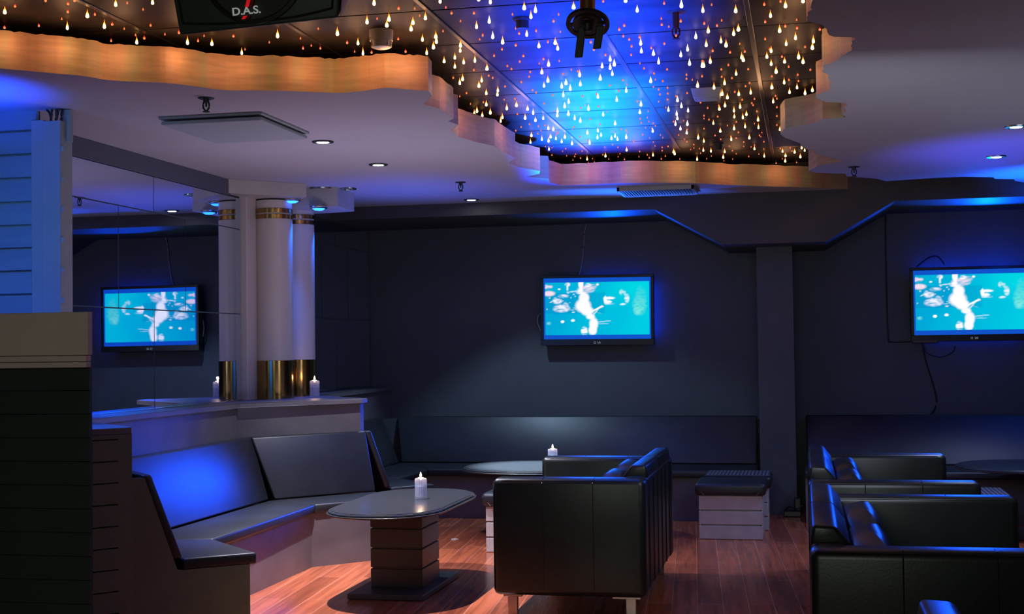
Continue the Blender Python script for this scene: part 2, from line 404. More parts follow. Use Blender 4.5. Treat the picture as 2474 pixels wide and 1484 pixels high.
# ------------------------------------------------------------------ columns
def column(x, y, label):
    t = thing('brass_column', label, 'column', (x, y, LZ)); r = .142
    bm = B(); lathe(bm, [(r, .295), (r, 2.66-LZ)], 48); link('shaft', bm, m_col, t, True)
    bm = B(); lathe(bm, [(r+.006, 0), (r+.006, .295), (r, .297)], 48); s = link('base_sleeve', bm, m_brass, t, True); s['label'] = 'polished brass base sleeve'
    for z in (1.395, 1.440):
        bm = B(); lathe(bm, [(r, z), (r+.006, z+.002), (r+.006, z+.034), (r, z+.036)], 48); s = link('ring', bm, m_brass, t, True); s['label'] = 'thin brass ring'
    return t
column(-4.045, 9.985, 'round white column with brass base nearest the big mirror')
column(-4.055, 10.50, 'second round white column with brass base, behind the first')
bm = B(); prism(bm, [(-4.215, 9.405), (-3.73, 9.868), (-3.86, 10.06), (-4.215, 10.06)], 2.672, CZ-.001); link('trim_37', bm, m_cream, kind='structure')
bm = B(); prism(bm, [(-4.215, 10.14), (-3.585, 10.168), (-3.60, 10.62), (-4.215, 10.75)], 2.626, CZ-.001); link('trim_38', bm, m_cream, kind='structure')

def puck(x, y, ztop, label):
    t = thing('blue_downlight', label, 'light', (x, y, ztop), group='blue lamps on the column capitals')
    bm = B(); lathe(bm, [(.062, -.018), (.072, -.012), (.072, -.002), (.050, 0)], 32); link('housing', bm, m_chrome, t, True)
    bm = B(); lathe(bm, [(0.001, -.034), (.032, -.030), (.050, -.019)], 24); link('lens', bm, m_bluelens, t, True)
    return t
p1 = onz(705, 481, 2.672); p2 = onz(770, 499, 2.626)
puck(p1.x, p1.y, 2.672, 'blue puck lamp under the capital of the nearer column')
puck(p2.x, p2.y, 2.626, 'blue puck lamp under the capital of the farther column')

# ------------------------------------------------------------------ recessed lamps, sprinklers, vents on the white ceiling
def downlight(px, py, lens, label, group=None):
    p = onz(px, py, CZ); t = thing('recessed_downlight', label, 'light', (p.x, p.y, CZ), group=group)
    bm = B()
    for a, b2 in (((.050, -.001), (.052, -.006)), ((.052, -.006), (.066, -.005)), ((.066, -.005), (.068, 0))):
        pass
    lathe(bm, [(.040, .0), (.044, -.008), (.064, -.007), (.068, 0)], 32)
    link('trim_ring', bm, m_dark if lens is not m_bluewhite else m_chrome, t, True)
    bm = B(); lathe(bm, [(.001, -.0095), (.034, -.0085), (.036, -.004)], 24); link('lens', bm, lens, t, True)
    return p
d1 = downlight(780, 342, m_whitelens, 'lit downlight in the white ceiling right of the square vent panel')
d2 = downlight(914, 397, m_whitelens, 'lit downlight in the white ceiling between the other two on the left')
d3 = downlight(1139, 482, m_whitelens, 'lit downlight in the white ceiling nearest the back beam')
d4 = downlight(2455, 305, m_bluewhite, 'blue-white downlight at the right edge of the white ceiling')
d5 = downlight(2407, 378, m_bluewhite, 'blue-white downlight nearer the back, right part of the white ceiling')

def sprinkler(p, label, drop=.0, mat=None):
    mat = mat or m_dark
    t = thing('sprinkler', label, 'sprinkler', p)
    bm = B(); lathe(bm, [(.040, -.004), (.042, -.001), (.03, 0)], 24); link('escutcheon', bm, mat, t, True)
    bm = B(); lathe(bm, [(.004, -drop-.045), (.006, -drop-.024), (.015, -drop-.022), (.016, -.004)], 12)
    link('stem', bm, mat, t, True)
    bm = B()
    for s in (-1, 1): tube(bm, smoothpath([(s*.010, 0, -drop-.018), (s*.016, 0, -drop-.03), (s*.015, 0, -drop-.05), (s*.004, 0, -drop-.064)], 5), .0045, 6)
    link('yoke', bm, mat, t, True)
    bm = B(); lathe(bm, [(.004, -drop-.062), (.018, -drop-.068), (.018, -drop-.072), (.003, -drop-.074)], 14); link('deflector', bm, mat, t, True)
    return t
sprinkler(onz(498, 237, CZ), 'dark sprinkler head on the white ceiling beside the square vent panel')
sprinkler(onz(1113, 440, CZ), 'dark sprinkler head on the white ceiling near the back downlight')
sprinkler(onz(2063, 403, CZ), 'dark sprinkler head on the right part of the white ceiling')
ps = ony(1632, 0, 6.2); ps.z = SZ
sprinkler(ps, 'rusty pendent sprinkler hanging from the star ceiling', .055, pbr('rusty_bronze', (.10, .04, .025), .5, .6))

# square vent panel
c4 = [onz(x, y, CZ) for x, y in ((405, 283), (628, 273), (730, 315), (520, 330))]
cx = sum(p.x for p in c4)/4; cy = sum(p.y for p in c4)/4
t = thing('vent_panel', 'square pale ventilation panel hung just below the white ceiling', 'vent', (cx, cy, CZ))
bm = B(); box(bm, -.30, .30, -.36, .36, -.014, 0, .003, 1); link('frame', bm, m_acpanel, t)
bm = B(); box(bm, -.29, .29, -.35, .35, -.044, -.024, .004, 1); link('panel', bm, m_acpanel, t)
bm = B(); box(bm, -.24, .24, -.30, .30, -.025, -.013); link('neck', bm, m_gap, t)
# ceiling speakers rings
for px, py, r, lab in ((778, 455, .105, 'wide round speaker ring in the ceiling, lit blue beside the capital'), (841, 455, .068, 'small round ceiling speaker ring right of the wider one')):
    p = onz(px, py, CZ); t = thing('ceiling_speaker', lab, 'speaker', (p.x, p.y, CZ))
    bm = B(); lathe(bm, [(r*.72, 0), (r*.74, -.012), (r, -.010), (r*1.03, 0)], 40); link('ring', bm, m_chrome, t, True)
    bm = B(); lathe(bm, [(.001, -.004), (r*.72, -.003)], 32); link('grille', bm, m_grille, t, True)
# air grille near the back beam
g = [onz(x, y, CZ) for x, y in ((1505, 455), (1680, 447))]
t = thing('air_grille', 'wide slotted air grille in the white ceiling by the back beam', 'vent', (-1.16, 11.18, CZ))
bm = B()
for a in ((-.31, .31, -.24, -.22), (-.31, .31, .22, .24), (-.31, -.29, -.24, .24), (.29, .31, -.24, .24)): box(bm, a[0], a[1], a[2], a[3], -.03, 0)
link('frame', bm, m_acpanel, t)
bm = B(); box(bm, -.29, .29, -.22, .22, -.004, -.001); link('duct', bm, m_gap, t)
bm = B()
for k in range(26): x = -.285+k*.0225; box(bm, x, x+.006, -.22, .22, -.026, -.006)
link('fins', bm, m_acpanel, t)

# smoke detector, emergency lamp, small spot, disc fixture on the star ceiling
p = onz(921, 74, SZ); t = thing('smoke_detector', 'white round smoke detector on the star ceiling left of the long rail', 'smoke detector', (p.x, p.y, SZ))
bm = B(); lathe(bm, [(.050, -.052), (.056, -.050), (.058, 0)], 32); link('base', bm, m_wplast, t, True)
bm = B(); lathe(bm, [(.030, -.088), (.045, -.082), (.050, -.052)], 32)
for k in range(10):
    a = 2*PI*k/10; box(bm, .047*math.cos(a)-.004, .047*math.cos(a)+.004, .047*math.sin(a)-.004, .047*math.sin(a)+.004, -.078, -.05)
link('sensor_cap', bm, m_wplast, t, True)
p = onz(1706, 212, SZ); t = thing('emergency_lamp', 'small white box lamp fixed to the right side of the star ceiling', 'lamp', (p.x, p.y+.05, SZ))
bm = B(); hexa(bm, [(-.075, -.06, -.062), (.075, -.06, -.062), (.075, .06, -.062), (-.075, .06, -.062)], [(-.09, -.08, 0), (.09, -.08, 0), (.09, .08, 0), (-.09, .08, 0)], .006, 2); link('housing', bm, m_wplast2, t)
bm = B(); box(bm, -.06, .06, -.045, .045, -.066, -.061); link('diffuser', bm, m_acpanel, t)
p = onz(1262, 44, SZ); t = thing('small_spotlight', 'small dark cylinder spotlight on the star ceiling left of the disc fixture', 'light', (p.x, p.y, SZ))
bm = B(); lathe(bm, [(.024, -.052), (.03, -.050), (.03, -.012)], 24); link('body', bm, m_dark, t, True)
bm = B(); lathe(bm, [(.042, -.012), (.044, -.002), (.03, 0)], 24); link('base', bm, m_dark, t, True)
for q, Y in (((1735, 347), 10.5),):
    p = onz(q[0], q[1], SZ); t = thing('small_spotlight', 'tiny dark cylinder spotlight far back on the star ceiling', 'light', (p.x, p.y, SZ))
    bm = B(); lathe(bm, [(.024, -.05), (.03, -.048), (.03, -.004)], 20); link('body', bm, m_dark, t, True)
    bm = B(); lathe(bm, [(.042, -.008), (.044, -.002), (.03, 0)], 24); link('base', bm, m_dark, t, True)

DY = 5.2
c = ony(1420, 58, DY); t = thing('disc_fixture', 'dark ring-and-disc fixture with two drooping blades hanging from a copper pipe', 'light fixture', c, 0)
R0 = (ony(1472, 56, DY)-ony(1368, 60, DY)).length/2
tilt = Matrix.Rotation(math.radians(-27), 3, 'X')
def ringbm(bm, ri, ro, z0, z1, n=48):
    for a, b2 in ((ri, ro),):
        lathe(bm, [(a, z0), (b2, z0), (b2, z1), (a, z1), (a, z0)], n)
bm = B(); 
def ring2(bm, ri, ro, z0, z1, n=48):
    vs = [[bm.verts.new((r*math.cos(2*PI*i/n), r*math.sin(2*PI*i/n), z)) for i in range(n)] for r, z in ((ri, z0), (ro, z0), (ro, z1), (ri, z1))]
    for k in range(4):
        a, b2 = vs[k], vs[(k+1) % 4]
        for i in range(n): bm.faces.new((a[i], a[(i+1)%n], b2[(i+1)%n], b2[i]))
ring2(bm, R0*.80, R0, -.004, .008)
bmesh.ops.rotate(bm, cent=(0,0,0), matrix=tilt, verts=bm.verts); link('outer_ring', bm, m_dark, t)
bm = B(); lathe(bm, [(R0*.70, -.004), (R0*.70, .008)], 40); box(bm, -R0*.9, R0*.9, -.008, .008, -.002, .006)
bmesh.ops.rotate(bm, cent=(0,0,0), matrix=tilt, verts=bm.verts); link('inner_disc', bm, m_dark, t)
bm = B(); lathe(bm, [(.014, -.03), (.02, -.02), (.02, .0)], 20); link('hub', bm, m_dark, t, True)
for x0, x1, zz in ((-.022, -.040, -.130), (.050, .032, -.100)):
    bm = B(); hexa(bm, [(x1-.014, -.006, zz), (x1+.018, -.006, zz), (x1+.018, .004, zz), (x1-.014, .004, zz)], [(x0-.016, -.006, -.01), (x0+.016, -.006, -.01), (x0+.016, .004, -.01), (x0-.016, .004, -.01)], .004, 2)
    link('blade', bm, m_dark, t)
bm = B(); lathe(bm, [(.034, .01), (.03, .06), (.03, SZ-c.z)], 24); link('pipe', bm, pbr('copper_pipe', (.30, .12, .05), .4, .6, var=.2), t, True)

# loudspeaker hanging above, only its lower part in frame
SY = 4.3
sp = [ony(x, y, SY) for x, y in ((436, 82), (822, 58), (390, -60), (822, -60))]
c = ony(622, 66, SY)
t = thing('hanging_loudspeaker', 'dark loudspeaker with a round grille hanging above the left of the room', 'loudspeaker', (c.x, c.y, c.z), 0)
w = (sp[1]-sp[0]).length/2
bm = B()
pts = [(-w, -.02, 0.0)]
H1 = .42; wt = w+.05
hexa(bm, [(-w, 0, -.012), (w, 0, .012), (w*.78, .30, .15), (-w*.78, .30, .15)], [(-wt, -.06, H1), (wt+.0, -.06, H1), (wt*.78, .26, H1), (-wt*.78, .26, H1)], .012, 3)
link('enclosure', bm, m_spk, t, True)
bm = B()
fl = lambda u, v: Vector((u*(w+(wt-w)*v/H1), -.006-.06*v/H1, v))
for pth in ([fl(-.92, .028), fl(-.45, .019), fl(0, .018), fl(.5, .026), fl(.92, .045)], [fl(-.92, .028), fl(-.94, H1-.03)], [fl(.92, .045), fl(.94, H1-.03)]):
    tube(bm, smoothpath(pth, 4) if len(pth) > 2 else pth, .0035, 6)
link('edge_groove', bm, m_gap, t)
Rs = Matrix.Rotation(PI/2+math.atan(.06/H1), 3, 'X')
bm = B(); lathe(bm, [(.188, .0), (.188, .010), (.176, .014), (.170, .006), (.001, .002)], 64)
bmesh.ops.rotate(bm, cent=(0,0,0), matrix=Rs, verts=bm.verts); o = link('woofer_grille', bm, m_grille, t, True); o.location = (.0, -.030, .196)
# lettering on the grille
def text(body, size, parent, loc, mat, name='lettering', rot=(PI/2, 0, 0), ext=.0008, sx=1., shear=0.):
    cu = bpy.data.curves.new(name, 'FONT'); cu.body = body; cu.size = size; cu.extrude = ext; cu.align_x = 'CENTER'; cu.align_y = 'CENTER'; cu.shear = shear
    cu.offset = size*.02
    o = bpy.data.objects.new(name, cu); COL.objects.link(o)
    dg = bpy.context.evaluated_depsgraph_get(); me = bpy.data.meshes.new_from_object(o.evaluated_get(dg)); bpy.data.objects.remove(o)
    for v in me.vertices: v.co.x *= sx
    me.materials.clear(); me.materials.append(mat)
    o = bpy.data.objects.new(name, me); COL.objects.link(o); o.parent = parent; o.location = loc; o.rotation_euler = rot
    return o
lc = ony(603, 31, SY) - Vector(c)
tl = math.atan(.06/H1)
yy = lambda z: -.030 - .016 - (z-.196)*math.tan(tl) - .002
text('D.A.S.', .036, t, (lc.x, yy(lc.z), lc.z), m_print, sx=1.15, rot=(PI/2+tl, -.03, 0))
for dx, dz, hh, m_ in ((.010, .026, .014, m_red), (-.006, -.021, .005, m_red), (.024, .026, .014, pbr('dark_red_print', (.15, .005, .01), .5)), (.008, -.021, .005, MATS['dark_red_print'] if 'dark_red_print' in MATS else m_red)):
    bm = B(); z = lc.z+dz; y = yy(z)
    hexa(bm, [(lc.x+dx-.010-.003, y-.001, z-hh), (lc.x+dx+.002-.003, y-.001, z-hh), (lc.x+dx+.002-.003, y+.002, z-hh), (lc.x+dx-.010-.003, y+.002, z-hh)],
         [(lc.x+dx-.007+.003, y-.003, z+hh), (lc.x+dx+.005+.003, y-.003, z+hh), (lc.x+dx+.005+.003, y, z+hh), (lc.x+dx-.007+.003, y, z+hh)])
    link('logo_bar', bm, m_, t)
bm = B(); tube(bm, [(-.1, .15, H1-.02), (-.1, .15, SZ-c.z)], .012, 10); link('hanger', bm, m_dark, t, True)
bm = B(); tube(bm, [(.1, .15, H1-.02), (.1, .15, SZ-c.z)], .012, 10); link('hanger', bm, m_dark, t, True)
bm = B(); hexa(bm, [(w+.004, .01, .02), (w+.006, .01, .02), (w*.80+.005, .27, .16), (w*.80+.003, .27, .16)], [(wt+.004, -.04, H1-.02), (wt+.006, -.04, H1-.02), (wt*.80+.005, .24, H1-.02), (wt*.80+.003, .24, H1-.02)])
link('side_panel', bm, pbr('pinkish_side_panel', (.45, .20, .13), .5), t)

# ------------------------------------------------------------------ star bulbs
def z1(l): return [(x*.3639, y*.3639, k) for x, y, k in l]
def z2(l): return [(900+x*.32349, y*.32349, k) for x, y, k in l]
def z3(l): return [(1674+x*.32349, y*.32349, k) for x, y, k in l]
def P(s, k): return [(int(a.split(',')[0]), int(a.split(',')[1]), k) for a in s.split()]
S = []
S += z2(P('12,35 505,20 880,25 793,5 1133,70 1183,135 777,210 123,155 107,200 302,180 288,228 395,145 373,305 473,285 477,320 455,362 657,350 655,388 405,405 972,325 1152,268 1243,355 1365,330 1383,372 1315,492 1502,65 535,467 615,440 615,508 681,475 765,462 855,522 1265,550 1281,650 1310,612 1547,570 1552,640 673,600 652,628 815,610 795,650 850,705 936,685 933,715 850,790 1075,795 1003,818 780,838 760,857 820,870 880,850 970,885 957,912 1158,822 1200,852 1140,890 1217,907 1187,1020 1180,1070 1275,892 1313,967 1350,975 1330,1030 1265,1047 1315,1060 1370,1043 1437,1032 1413,1065 1490,1080 1318,1122 1603,1195 1740,1172 1898,1128 2095,1165 2248,1142 2257,1155', 'O'))
S += z2(P('1382,840 1380,870 1435,803 1465,770 1463,860 1425,720 1413,655 1445,630 1477,672 1613,822 1683,732 1701,597 1715,505 1775,455 1775,515 1806,490 1791,562 1824,755 1895,687 1723,865 1510,893 1552,912 1812,932 1605,1000 1683,985 1707,1017 1680,1035 1622,1075 1785,1042 1812,1025 1830,1048 1895,1033 1890,15 1977,88 2003,335 2008,393 1217,90 872,170 898,285 2415,285 2353,378 2303,422 2368,485 2463,500 2098,412 2078,615 2430,650 2278,757 2307,803 2357,835 2210,830 2272,860 2277,893 2263,935 2352,935 2300,970 2347,1000 2093,987 1997,848 2005,790 2432,1037 2307,53 2137,475', 'W'))
S += z2(P('195,65 590,100 757,100 823,265 192,293 138,325 247,387 967,370 1073,213 1095,252 1222,232 1310,315 1070,340 908,418 1127,420 1100,462 1277,443 1352,160 757,525 868,567 898,583 1007,495 1038,517 1178,540 1170,575 1111,615 990,648 1195,675 1222,693 1347,712 1422,555 1533,535 603,583 702,697 828,765 1063,740 1082,853 1173,930 1110,950 1238,945 1287,938 1070,978 1235,1000 1375,1003 1385,992 1443,1112 1340,1160 1510,1170 1553,1183 1565,1130 1720,1157 1882,1192 1995,1133 2052,1158 2067,1180 2157,1188 2187,1167 2163,1102 2207,1095 2163,1127 1281,775 1568,720 1557,808 1673,705 1686,797 1740,413 1772,640 1840,680 1870,600 1625,893 1503,950 1700,930 1550,1022 1607,1052 1793,1083 1858,968 1895,975 1833,1102 1950,1055 1723,12 1843,223 1880,193 1873,272 1917,297 1935,348 1932,412 1995,280 1557,412 1653,372 1630,317 1665,287 2082,360 2200,520 2102,550 2028,512 2168,608 2137,670 2147,707 2203,657 2205,700 2203,745 1978,758 2000,888 2007,920 2018,1007 2178,27 2160,187 2302,160 2267,268 2180,328 2463,458 2345,560 2345,590 2267,720 2350,697 2248,910 2350,968 2348,1060', 'R'))
S += z2(P('1045,110 527,235 1245,477 1395,458 1500,252 1485,523 732,778 652,722 983,747 1258,977 1340,1105 1292,1097 1420,1132 1450,1165 1517,1153 1497,1198 1610,1217 1643,1187 1657,1213 1765,1190 1848,1150 1835,1173 1990,1173 2295,1190 1357,832 1588,788 1900,635 1753,838 1493,968 1735,1102 1803,988 1903,992 1997,475 2112,597 2098,652 2137,762 2058,833 2052,880 2063,910 2097,922 2112,943 2040,957 2085,962 2070,1033 2097,1063 2150,1010 2168,1030 2110,1092 2157,142 2213,202 2388,598 2463,570 2323,903 2287,1010 2330,1042 2398,1082 2377,1118 2443,1113 2450,1147 2190,805 548,58 315,66 352,120 35,142 657,160 800,297 1390,110 1403,240', 'S'))
S += z3(P('320,92 692,55 823,18 580,128 115,243 305,262 340,230 648,240 767,293 900,318 893,367 697,338 22,288 100,345 210,318 248,348 585,390 553,433 685,470 790,437 823,472 585,487 622,545 682,625 778,662 722,697 893,683 838,705 590,662 600,767 650,975 83,500 130,470 365,438 377,458 323,560 35,650 158,663 237,630 432,700 343,712 220,710 205,713 258,737 198,822 240,797 353,807 307,835 310,880 400,862 373,885 153,928 487,903 490,960 308,968 205,987 40,1035 82,1062 287,1048 422,1037 460,1118 78,1130 135,1135 238,1140 533,1173 32,1197 670,1137 692,1170 690,1210 760,1143 803,1178 813,1110 835,1130 227,1182 75,90 390,953', 'O'))
S += z3(P('533,35 655,12 540,165 85,177 180,193 690,198 778,212 540,293 948,222 838,352 148,382 278,393 388,387 573,370 665,425 715,500 590,572 877,523 783,560 788,607 717,598 617,718 627,738 627,803 627,868 627,935 70,458 265,487 413,518 212,520 215,575 292,585 68,572 393,645 423,622 460,740 313,688 368,747 57,767 110,808 440,772 450,787 478,833 193,790 185,873 83,865 120,895 325,912 83,962 340,990 165,1013 208,1042 283,1022 323,1033 497,1013 530,1060 380,1062 460,1085 295,1127 417,1170 653,1110 622,1220 727,1105 740,1130 775,1215', 'R'))
S += z3(P('140,38 215,155 775,150 350,330 83,888 460,925 258,940 507,1023 515,992 380,1095 435,1100 215,1107 272,1093 185,1087 185,1103 8,1083 8,1107 50,1112 58,1145 138,1168 103,1188 232,1203 323,1150 297,1190 493,1153 530,1115 668,1188 700,1230', 'S'))
S += z1(P('32,90 768,40 1013,27 693,185 447,193 580,115 1245,292 1407,300 1843,247 2240,232 2437,155 2377,295 1605,360 908,290 2410,362', 'O'))
S += z1(P('100,43 303,5 452,28 495,5 450,80 630,97 745,163 258,172 1000,170 958,255 738,272 1315,272 1188,218 30,185 1550,242 2305,285 2012,322 2467,350 2127,322', 'R'))
S += z1(P('1788,283 1627,330 2113,193 1995,257 2067,305 2355,345 1355,240 845,22 410,128 825,193 1095,230 900,235 950,65', 'S'))
def dropmesh(name, r, h, mat, n=10):  # tapered upper part shapes the bulb's reflection streak in the ceiling panel
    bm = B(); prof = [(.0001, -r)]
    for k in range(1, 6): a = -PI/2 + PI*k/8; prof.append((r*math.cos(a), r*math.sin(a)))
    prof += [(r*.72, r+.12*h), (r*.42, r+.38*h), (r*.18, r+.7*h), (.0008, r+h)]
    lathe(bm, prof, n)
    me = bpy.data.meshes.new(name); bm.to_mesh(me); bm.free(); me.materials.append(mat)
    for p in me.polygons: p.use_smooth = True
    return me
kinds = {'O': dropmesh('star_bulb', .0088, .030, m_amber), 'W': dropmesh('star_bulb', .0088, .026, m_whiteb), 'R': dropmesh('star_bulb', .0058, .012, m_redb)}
m_small = emit('dim_red_bulb', (1, .2, .06), 1.1)
glab = {'O': 'large amber teardrop bulb of the star ceiling', 'W': 'large pale teardrop bulb near the blue pool of the star ceiling', 'R': 'small round red-orange bulb of the star ceiling'}
gg = {'O': 'amber star bulbs', 'W': 'pale star bulbs', 'R': 'red star bulbs'}
big = [s for s in S if s[2] != 'S']
big.sort(key=lambda s: ({'O': 0, 'W': 0, 'R': 1}[s[2]], s[1]))
singles = big[:300]; rest = big[300:] + [s for s in S if s[2] == 'S']
bc = (1, .9, .8)
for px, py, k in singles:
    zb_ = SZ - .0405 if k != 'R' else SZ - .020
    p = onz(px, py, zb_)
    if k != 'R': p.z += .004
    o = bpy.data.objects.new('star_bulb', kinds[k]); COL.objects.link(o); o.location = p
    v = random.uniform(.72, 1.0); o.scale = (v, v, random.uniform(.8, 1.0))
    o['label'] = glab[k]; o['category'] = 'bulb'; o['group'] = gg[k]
bm = B()
for px, py, k in rest:
    p = onz(px, py, SZ-.010); r = .0042 if k == 'S' else .0058
    lathe(bm, [(.0003, -r), (r*.8, -r*.6), (r, 0), (r*.8, r*.7), (.0006, SZ-.001-p.z)], 7, c=tuple(p))
o = link('tiny_star_bulbs', bm, m_small, None, True, kind='stuff'); tag(o, 'scattered tiny dim red bulbs between the larger star bulbs', 'bulbs')

# ------------------------------------------------------------------ televisions
def picture(flip=False):
    W_, H_ = 176, 92
    me = bpy.data.meshes.new('screen')
    vs = [(i/W_-.5, 0, j/H_-.5) for j in range(H_+1) for i in range(W_+1)]
    fs = [(j*(W_+1)+i, j*(W_+1)+i+1, (j+1)*(W_+1)+i+1, (j+1)*(W_+1)+i) for j in range(H_) for i in range(W_)]
    me.from_pydata(vs, [], fs)
    ca = me.color_attributes.new('picture', 'FLOAT_COLOR', 'POINT')
    pink = (1.0, .78, .92); wh = (1.15, 1.1, 1.15)
    # everything below in picture coordinates: x 0..100 left to right, y 0..100 top to bottom
    ell = [(2.5,8,5,4,pink,.9),(4,21,6,5,pink,1),(40,14,8,7,pink,.8),(46,9,4,5,pink,.5),(51,5,1.4,2,wh,1),(14,13,1.4,1.8,wh,.9),(22,4,2.6,4,wh,.9),
           (18,26,5,3.5,wh,.65),(12,36,5,5,wh,.7),(16,50,8,7,wh,.75),(20,45,3,7,wh,.5),(10,33,2,5,wh,.4),(17,75,1.8,2.6,wh,1),(27,73,1.9,2.4,wh,1),(27.5,57,1.6,1.4,wh,.6),(4,78,2.5,3,(.2,.75,.8),.8),
           (38,30,5,10,wh,1),(37,45,7.5,13,wh,1),(41,55,6,9,wh,1),(44,66,4.2,5,wh,1),(47,80,4.2,12,wh,1),(46,92,4,9,wh,1),(38,93,3.2,8,wh,.95),(35,2,2.5,12,wh,1),(35,18,5,5,wh,.9),(42,6,3,4,wh,.8),
           (62,31,5.5,2.4,wh,1),(58.3,34,1.6,7,wh,1),(61,38,3.6,3,wh,.9),(62,42,5,1.4,wh,.6),(74,20,2.2,5,wh,.6),(79,32,2.4,8,wh,.65),(75,43,3,2,wh,.7),(77,22,1.2,4,wh,.5),
           (91,45,6.5,18,(.15,.85,.75),.75),(92,30,5,20,(.1,.72,.75),.5),(89,55,4,9,(.3,.9,.8),.5)]
    lines = [((46,56),(55,46),1.1,.8),((47,62),(53,48),.8,.55),((48,53),(56,47),1.0,.7),((49,77),(63,74),.7,.6),((50,79),(61,80),.6,.5),((22,19),(30,17),1.0,.6),((22,6),(22,15),.9,.7),((5,38),(12,32),.7,.5),((22,52),(28,53),.6,.5),((49,57),(54,60),.5,.3)]
    lx = 4.0; ly0 = 5.5; ly1 = 93.5
    for idx in range(len(vs)):
        x = (vs[idx][0]+.5)*100; y = (.5-vs[idx][2])*100
        if x < 1.2 or x > 98.4 or y < 7 or y > 92.5:
            c = (.006, .09, .62)
        else:
            X = (x-1.2)/97.2*100; Y = (y-7)/85.5*100
            k = X/100; w = .5+.5*math.sin(X*.11+Y*.05)
            c = [.0, .40+.22*k+.04*w, .72+.10*k]
            d = math.hypot((X-88)/30, (Y-15)/40); g_ = max(0, 1-d); c = [c[0], c[1]+.14*g_, c[2]+.02*g_]
            if X < 58 and 20 < Y < 60: c = [c[0], c[1]*.82, c[2]*.92]
            for ex, ey, rx, ry, cc, a in ell:
                d = ((X-ex)/rx)**2+((Y-ey)/ry)**2
                if d < 1.5:
                    f = a*max(0, min(1, (1.35-d)/.9))*(1 if a == 1 else max(0, min(1.1, .8+1.3*mnoise.noise(Vector((X*.22, Y*.3, ex)))))); c = [u*(1-f)+v*f for u, v in zip(c, cc)]
            for (ax, ay), (bx, by), th, a in lines:
                L2 = (bx-ax)**2+(by-ay)**2; tt = max(0, min(1, ((X-ax)*(bx-ax)+(Y-ay)*(by-ay))/L2))
                d = math.hypot(X-ax-tt*(bx-ax), Y-ay-tt*(by-ay))
                if d < th*1.3:
                    f = a*max(0, min(1, (th*1.3-d)/.7)); c = [u*(1-f)+v*f for u, v in zip(c, wh)]
            h = math.sin(int(X/1.3)*12.9+int(Y/2)*78.2)*43758.5; h -= math.floor(h)
            if h > .975 and X < 30 and 18 < Y < 62: c = [u*.5+.5 for u in c]
        ca.data[idx].color = (*c, 1)
    return me
m_screen = bpy.data.materials.new('lit_screen'); m_screen.use_nodes = True; nt = m_screen.node_tree; nt.nodes.clear()
at_ = N(nt, 'ShaderNodeAttribute'); at_.attribute_name = 'picture'; e = N(nt, 'ShaderNodeEmission'); e.inputs[1].default_value = .95
o_ = N(nt, 'ShaderNodeOutputMaterial'); nt.links.new(at_.outputs['Color'], e.inputs[0]); nt.links.new(e.outputs[0], o_.inputs[0])
pic = picture(); pic.materials.append(m_screen)
def tv(x, z, label, w=1.075, h=.665, roty=0):
    t = thing('wall_television', label, 'television', (x, 12.70, z))
    sw, sh = w-.055, h-.085; cz = .016
    bm = B(); box(bm, -w/2, w/2, -.005, .05, -h/2, h/2, .010, 3)
    link('casing', bm, m_blackpl, t, True)
    bm = B()
    for a in ((-w/2, w/2, h/2-.026, h/2), (-w/2, w/2, -h/2, -h/2+.058), (-w/2, -w/2+.027, -h/2+.058, h/2-.026), (w/2-.027, w/2, -h/2+.058, h/2-.026)):
        box(bm, a[0], a[1], -.018, -.004, a[2], a[3], .003, 1)
    link('bezel', bm, m_blackpl, t, True)
    s = bpy.data.objects.new('screen', pic); COL.objects.link(s); s.parent = t; s.location = (0, -.008, cz); s.scale = (sw, 1, sh)
    text('LG', .024, t, (.020, -.0195, -h/2+.026), m_logo, 'lettering')
    bm = B(); ring2(bm, .008, .0105, -.001, .001, 24); bmesh.ops.rotate(bm, cent=(0,0,0), matrix=Matrix.Rotation(PI/2, 3, 'X'), verts=bm.verts)
    o = link('logo', bm, m_logo, t); o.location = (-.020, -.0195, -h/2+.026)
    bm = B(); box(bm, -.22, .22, .05, .11, -.16, .16, .004, 1); box(bm, -.06, .06, .10, WY-12.70, -.12, .12); link('wall_bracket', bm, m_dark, t)
    bm = B(); box(bm, -w/2-.004, -w/2+.10, .03, .075, -.26, .12, .008, 2); box(bm, -w/2+.05, w/2-.05, .02, .09, -.18, .20, .01, 2); link('rear_housing', bm, m_blackpl, t)
    return t
t1 = tv(-1.913, 1.832, 'flat television on the back wall left of the pillar, fully in view'); t1.rotation_euler[1] = .007
t2 = tv(1.47, 1.825, 'flat television right of the pillar, cut by the right edge of the photo')
def cable(name, pts, r, mat, label, k=8):
    bm = B(); tube(bm, smoothpath(pts, k), r, 8); return tag(link(name, bm, mat, None, True), label, 'cable')
W1 = WY-.012
def wp(px, py, Y=W1): return ony(px, py, Y)
cable('signal_cable', [wp(1418, 537), wp(1413, 560), wp(1410, 600), wp(1405, 640), wp(1398, 668)], .006, m_cablew, 'grey cable hanging from the beam to the top of the fully visible television')
cable('signal_cable', [wp(1306, 757, 12.75), wp(1300, 765, 12.72), wp(1299, 780, 12.72), wp(1307, 800, 12.75)], .005, m_cablew, 'short pale loop of cable at the left side of the fully visible television')
cable('power_cable', [wp(2140, 505), wp(2139, 560), wp(2142, 700), wp(2146, 815), wp(2153, 826), wp(2170, 827), wp(2200, 826)], .006, m_cable, 'dark cable running down the wall left of the right television')
cable('power_cable', [wp(2228, 830), wp(2236, 870), wp(2250, 915), wp(2262, 960), wp(2260, 985), wp(2245, 1006, 12.5)], .007, m_cable, 'dark cable drooping from the right television to the bench top')
cable('power_cable', [wp(2230, 832), wp(2240, 853), wp(2270, 863), wp(2300, 852), wp(2308, 835)], .005, m_cable, 'dark loop of cable under the right television')
